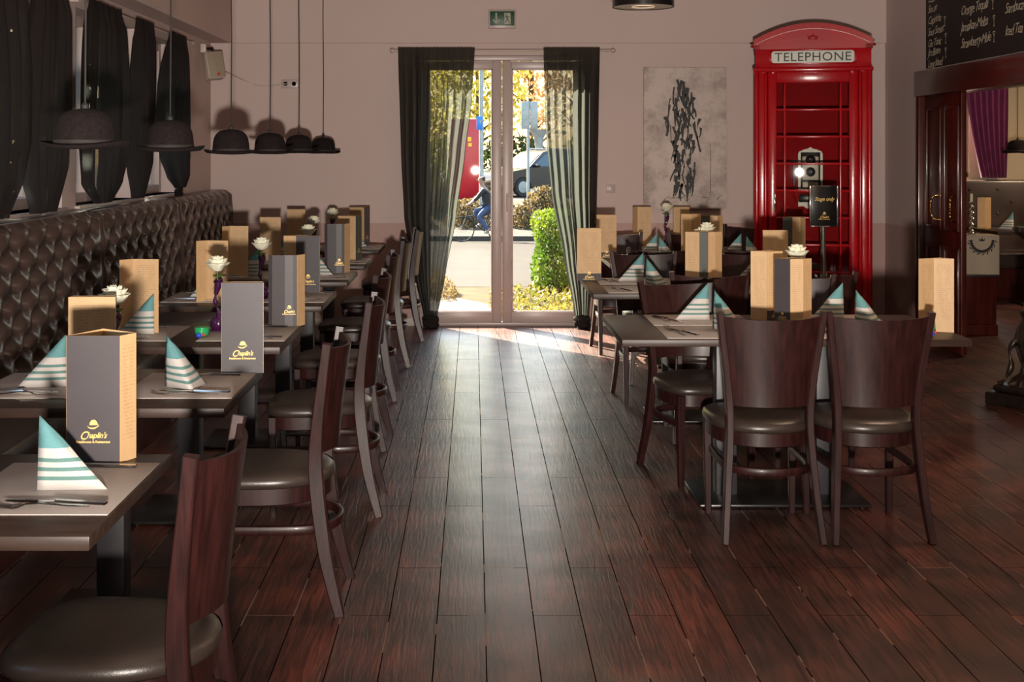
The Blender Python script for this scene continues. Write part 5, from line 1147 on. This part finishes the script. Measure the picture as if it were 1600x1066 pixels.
# bright green hedge block right outside
hg = empty('hedge', (px(872, 14.3), 14.5, -0.05))
vs, fs = leafcloud(5200, 0.055, lambda x, y, z, r: None if (abs(x)**5+abs(y)**5+abs(2*z-1)**7 > 1) or (max(abs(x), abs(y), abs(2*z-1)) < 0.55) else (x*(0.27+0.03*math.sin(z*9)), y*0.5, 0.02+z*0.90), 8); MB().add(vs, fs).build('foliage', 'leafgreen', hg, 0)
b = MB()
for k in range(8): b.tube([(0.05*math.cos(k), 0.3*math.sin(k*2.3), -0.02), (0.12*math.cos(k*1.7), 0.35*math.sin(k*2.3), 0.7)], [0.012, 0.004], 5)
b.build('stems', 'bark', hg); tag(hg, 'bright green clipped hedge outside the right door leaf', 'hedge')
g = MB(); vs, fs = leafcloud(2600, 0.05, lambda x, y, z, r: (px(905, 13)+x*0.9, 13.2+y*1.3, -0.03+z*0.10*(1-x*x)), 12); g.add(vs, fs); o = g.build('grass_tufts', 'drygrass', None, 0); tag(o, 'dry yellow-green grass at the foot of the hedge', 'grass', kind='stuff')
g = MB(); vs, fs = leafcloud(700, 0.05, lambda x, y, z, r: (px(682, 13.6)+x*0.22, 13.8+y*0.5, -0.04+z*0.28*(1-x*x)), 13); g.add(vs, fs); o = g.build('weeds', 'leafbank', None, 0); tag(o, 'dry weeds beside the left door jamb outside', 'grass', kind='stuff')
# greenery outside the left windows, added as tall dense trees to block sun
for i, (y, l) in enumerate(((7.0, 'added sun-blocking green tree close outside the large left window'), (11.2, 'added sun-blocking green tree outside the farther left window'), (15.2, 'added sun-blocking green tree outside beyond the back corner'), (2.6, 'added sun-blocking green tree outside the windows beside the camera'))):
    tree(l, -6.2, y, -0.1, 8.2, 1.95, 0.03, 'leafgreen' if i != 2 else 'leafdark', 9500, 0.24, 80+i, group='added sun-blocking trees outside the window wall')
# red pylon, flag pole with blue sign, double sign board, funnel planter
Yr = 44.4; rp = empty('advertising_pylon', (px(728, Yr), Yr, -0.1)); hx = (px(749, Yr)-px(700, Yr))/2
MB().rng(-hx, hx, -0.15, 0.15, 0, pz(186, Yr)+0.1, 0.02).build('red_board', 'signred', rp)
b = MB(); b.rng(hx-0.48, hx-0.36, -0.16, -0.149, 2.0, 2.15); b.rng(hx-0.46, hx-0.34, -0.16, -0.149, 1.82, 1.94); b.build('yellow_emblem', 'signyellow', rp); tag(rp, 'red advertising pylon with yellow marks across the road', 'sign')
Yf = 41.5; fp = empty('flag_pole', (px(752, Yf), Yf, -0.6)); MB().lathe([(0.075, 0), (0.07, 7.5)], 14).build('pole', 'galv', fp); MB().rng(-0.15, 0.04, -0.10, -0.08, pz(203, Yf)+0.6, pz(182, Yf)+0.6, 0.01).build('blue_sign', 'signblue', fp)
b = MB(); b.add([(-0.06, -0.102, pz(188, Yf)+0.6), (0.0, -0.102, pz(188, Yf)+0.6), (-0.03, -0.102, pz(194, Yf)+0.6)], [[0, 1, 2]]); b.build('white_mark', 'exitwhite', fp, 0); tag(fp, 'grey pole with a small blue sign beside the red pylon', 'pole')
Yg = 45.5; sp = empty('road_sign', (px(822, Yg), Yg-1.7, -0.15)); Yg -= 1.7
MB().lathe([(0.05, 0), (0.05, pz(158, Yg)+0.15)], 12).build('post', 'galv', sp)
for a, c in ((811, 822.5), (825, 837)): MB().rng(px(a, Yg)-px(822, Yg), px(c, Yg)-px(822, Yg), -0.07, -0.05, pz(202, Yg)+0.15, pz(159, Yg)+0.15, 0.01).build('sign_panel', 'galv', sp)
tag(sp, 'pair of grey road sign boards on one post behind the parked car', 'sign')
Yq = 50; fl = MB().lathe([(0.35, 0), (0.30, 0.5), (0.16, 1.2), (0.13, 1.7), (0.20, 2.2), (0.36, 2.45), (0.38, 2.5)], 24).build('street_funnel', 'galv', None, 50); fl.location = (px(842, Yq), Yq, -0.09); tag(fl, 'grey funnel-shaped stand behind the dark car', 'street furniture')
# ---------------------------------------------------------------- dark estate car, three-quarter on the upper road
def car():
    root = empty('car', (px(842, 47.6), 47.6, -0.08), math.radians(34))
    w_ = 0.88
    low = [(-2.25, 0.32), (-2.28, 0.62), (-2.15, 0.86), (-1.15, 1.02), (-1.0, 1.05), (2.0, 1.10), (2.22, 1.0), (2.28, 0.6), (2.2, 0.30)]
    def arch(cx): return [(cx+0.38*math.cos(t), 0.33+0.38*math.sin(t)) for t in [PI-PI*i/8 for i in range(9)]][::-1]
    bottom = arch(1.38)+arch(-1.38)
    poly = low+[(1.9, 0.28)]+[(x, z) for x, z in bottom[:9]]+[(0.9, 0.28), (-0.9, 0.28)]+[(x, z) for x, z in bottom[9:]]+[(-1.9, 0.28)]
    b = MB(); b.plate(poly, lambda a, z, t: (a, t, z), -w_, w_); b.build('body', 'carpaint', root, 40)
    roof = [(-1.12, 1.02), (-0.35, 1.60), (0.1, 1.70), (1.5, 1.68), (2.05, 1.12)]
    b = MB(); b.loft([[(x, -w_*0.97+0.17*(z-1.02)/0.68, z) for x, z in roof], [(x, w_*0.97-0.17*(z-1.02)/0.68, z) for x, z in roof]]); b.build('cabin', 'carpaint', root, 40)
    for s_ in (-1, 1):
        for pl in ([(-0.85, 1.10), (-0.28, 1.52), (0.25, 1.58), (0.25, 1.10)], [(0.32, 1.10), (0.32, 1.58), (1.15, 1.57), (1.25, 1.10)], [(1.32, 1.12), (1.22, 1.56), (1.45, 1.55), (1.78, 1.14)]):
            MB().add([(x, s_*(w_*0.97-0.17*(z-1.02)/0.68+0.006), z) for x, z in pl], [[0, 1, 2, 3]]).build('side_window', 'carglass', root, 0)
    f = lambda x, z: (x-0.012, z+0.008)
    MB().add([(-1.06-0.012, -0.74, 1.075), (-1.06-0.012, 0.74, 1.075), (-0.42-0.012, 0.62, 1.56), (-0.42-0.012, -0.62, 1.56)], [[0, 1, 2, 3]]).build('windscreen', 'carglass', root, 0)
    for x in (-1.38, 1.38):
        for s_ in (-1, 1):
            d = MB().lathe([(0.20, -0.10), (0.33, -0.10), (0.345, -0.05), (0.345, 0.05), (0.33, 0.10), (0.20, 0.10)], 28); d.v = [(x+a, s_*0.80+c, 0.345+b_) for a, b_, c in d.v]; wh = d.build('wheel', 'rubber', root, 40)
            d = MB().lathe([(0.21, 0.0), (0.21, 0.012), (0.05, 0.03), (0.001, 0.03)], 24); d.v = [(x+a, s_*(0.895+c), 0.345+b_) for a, b_, c in d.v]; d.build('rim', 'galv', wh, 40)
    for s_ in (-1, 1): MB().box((-2.20, s_*0.66, 0.74), (0.12, 0.30, 0.14), 0.04).build('headlamp', 'opal', root); MB().box((-0.78, s_*0.97, 1.12), (0.14, 0.20, 0.13), 0.04).build('mirror', 'carpaint', root); MB().tube([(-0.1, s_*0.6, 1.73), (1.4, s_*0.6, 1.72)], 0.02, 8).build('roof_rail', 'chrome', root)
    MB().rng(-2.30, -2.24, -0.45, 0.45, 0.42, 0.62, 0.02).build('grille', 'black', root)
    return tag(root, 'dark blue estate car on the far road, seen through the right door leaf', 'car')
car()
# ---------------------------------------------------------------- cyclist
YB = 36.0; GZ = RZ(YB)
bk = empty('bicycle', (px(751, YB), YB, GZ)); r = 0.345; xf, xr = -0.53, 0.55
for x in (xf, xr):
    d = MB(); pts = [(x+r*math.cos(2*PI*i/36), 0, 0.36+r*math.sin(2*PI*i/36)) for i in range(37)]; d.tube(pts, 0.020, 6); wh = d.build('wheel', 'rubber', bk, 60)
    d = MB()
    for k in range(14): a = 2*PI*k/14; d.tube([(x, 0, 0.36), (x+(r-0.01)*math.cos(a), 0, 0.36+(r-0.01)*math.sin(a))], 0.003, 4)
    d.build('spokes', 'steel', wh, 0)
b = MB(); bb = (0.08, 0, 0.32); st_ = (0.24, 0, 0.86); hd = (-0.36, 0, 0.90); hl = (-0.40, 0, 0.74)
for p, q in ((bb, st_), (bb, hl), ((0.20, 0, 0.66), hl), (bb, (xr, 0, 0.36)), ((0.21, 0, 0.74), (xr, 0, 0.36)), (hd, (-0.42, 0, 0.66)), ((-0.42, 0, 0.66), (xf, 0, 0.36))): b.tube([p, q], 0.018, 8)
b.build('frame', 'bikeframe', bk, 50); MB().tube(catmull([(-0.30, -0.28, 1.03), (-0.40, -0.14, 1.06), (-0.38, 0, 1.02), (-0.40, 0.14, 1.06), (-0.30, 0.28, 1.03)], 5), 0.014, 8).tube([hd, (-0.38, 0, 1.02)], 0.014, 8).build('handlebar', 'black', bk, 60)
MB().box((0.27, 0, 0.93), (0.26, 0.16, 0.06), 0.025).tube([st_, (0.26, 0, 0.91)], 0.013, 8).build('saddle', 'black', bk); MB().tube([(0.08, -0.10, 0.32), (0.08, 0.10, 0.32)], 0.012, 6).box((0.20, -0.13, 0.24), (0.10, 0.08, 0.02), 0.005).box((-0.05, 0.13, 0.41), (0.10, 0.08, 0.02), 0.005).tube([(0.08, -0.09, 0.32), (0.20, -0.09, 0.24)], 0.010, 6).tube([(0.08, 0.09, 0.32), (-0.05, 0.09, 0.41)], 0.010, 6).build('pedals', 'steel', bk)
tag(bk, 'black bicycle ridden along the road outside the left door leaf', 'bicycle')
def skin(name, joints, edges, mats, parent=None, sub=2):
    me = bpy.data.meshes.new(name); me.from_pydata([j[:3] for j in joints], edges, []); o = bpy.data.objects.new(name, me); C.objects.link(o)
    m1 = o.modifiers.new('skin', 'SKIN'); 
    for v, j in zip(me.skin_vertices[0].data, joints): v.radius = (j[3], j[3] if len(j) < 5 else j[4])
    me.skin_vertices[0].data[0].use_root = True
    m2 = o.modifiers.new('sub', 'SUBSURF'); m2.levels = m2.render_levels = sub
    dg = bpy.context.evaluated_depsgraph_get(); nm = bpy.data.meshes.new_from_object(o.evaluated_get(dg)); bpy.data.objects.remove(o)
    nm.materials.clear(); nm.materials.append(M[mats]); nm.polygons.foreach_set('use_smooth', [True]*len(nm.polygons)); q = bpy.data.objects.new(name, nm); C.objects.link(q)
    if parent: q.parent = parent
    return q
pr = empty('person', (px(751, YB), YB, GZ))
J = [(0.26, 0, 1.00, 0.13), (0.20, 0, 1.22, 0.135), (0.10, 0, 1.44, 0.13), (0.06, 0, 1.56, 0.055), (0.03, 0, 1.66, 0.075), (0.01, 0, 1.76, 0.098), (0.015, 0, 1.84, 0.07),
     (0.08, -0.19, 1.46, 0.055), (-0.10, -0.24, 1.24, 0.045), (-0.27, -0.27, 1.10, 0.032), (-0.33, -0.27, 1.06, 0.035),
     (0.08, 0.19, 1.46, 0.055), (-0.10, 0.24, 1.24, 0.045), (-0.27, 0.27, 1.10, 0.032), (-0.33, 0.27, 1.06, 0.035),
     (0.22, -0.10, 0.95, 0.10), (-0.06, -0.12, 0.72, 0.07), (0.22, -0.12, 0.34, 0.045), (0.15, -0.13, 0.27, 0.045),
     (0.22, 0.10, 0.95, 0.10), (-0.18, 0.12, 0.85, 0.07), (0.02, 0.12, 0.50, 0.045), (-0.08, 0.13, 0.45, 0.045)]
E = [(0, 1), (1, 2), (2, 3), (3, 4), (4, 5), (5, 6), (2, 7), (7, 8), (8, 9), (9, 10), (2, 11), (11, 12), (12, 13), (13, 14), (0, 15), (15, 16), (16, 17), (17, 18), (0, 19), (19, 20), (20, 21), (21, 22)]
skin('body', J, E, 'skin', pr)
g = lambda idx, k, ed: ([(*J[i][:3], J[i][3]*k) for i in idx], ed)
skin('jacket', [(*J[i][:3], J[i][3]*(1.55 if i < 2 else 1.25)) for i in (0, 1, 2, 7, 8, 11, 12)]+[(-0.20, -0.26, 1.16, 0.045), (-0.20, 0.26, 1.16, 0.045), (0.28, 0, 0.93, 0.16)], [(0, 1), (1, 2), (2, 3), (3, 4), (2, 5), (5, 6), (4, 7), (6, 8), (0, 9)], 'jacket', pr)
skin('jeans', [(0.26, 0, 1.02, 0.165)]+[(*J[i][:3], J[i][3]*1.15) for i in (15, 16, 17, 19, 20, 21)], [(0, 1), (1, 2), (2, 3), (0, 4), (4, 5), (5, 6)], 'jeans', pr)
for p, q in (((0.22, -0.12, 0.32), (0.08, -0.13, 0.265)), ((0.0, 0.12, 0.48), (-0.14, 0.13, 0.435))): skin('shoe', [(*p, 0.05), ((p[0]+q[0])/2, p[1], (p[2]+q[2])/2-0.01, 0.045), (*q, 0.035)], [(0, 1), (1, 2)], 'shoe', pr)
skin('hair', [(0.03, 0, 1.84, 0.095), (0.06, 0, 1.77, 0.095), (0.07, 0, 1.69, 0.06)], [(0, 1), (1, 2)], 'hair', pr)
for s_ in (-1, 1):
    MB().ball((-0.078, s_*0.035, 1.77), 0.012, 5).build('eye', 'ink', pr)
    MB().ball((0.02, s_*0.095, 1.76), 0.022, 5, (0.6, 0.4, 1)).build('ear', 'skin', pr)
MB().ball((-0.095, 0, 1.74), 0.018, 5).build('nose', 'skin', pr)
for s_ in (-1, 1):
    for k in range(5):
        a = (-0.31+0.0, s_*(0.235+0.018*k), 1.055); MB().tube(catmull([a, (a[0]-0.05, a[1], a[2]+0.012), (a[0]-0.075, a[1], a[2]-0.01), (a[0]-0.055, a[1], a[2]-0.03)], 3), 0.009, 6).build('finger', 'skin', pr, 60)
tag(pr, 'person in a dark jacket and jeans cycling past outside the left door leaf', 'person')
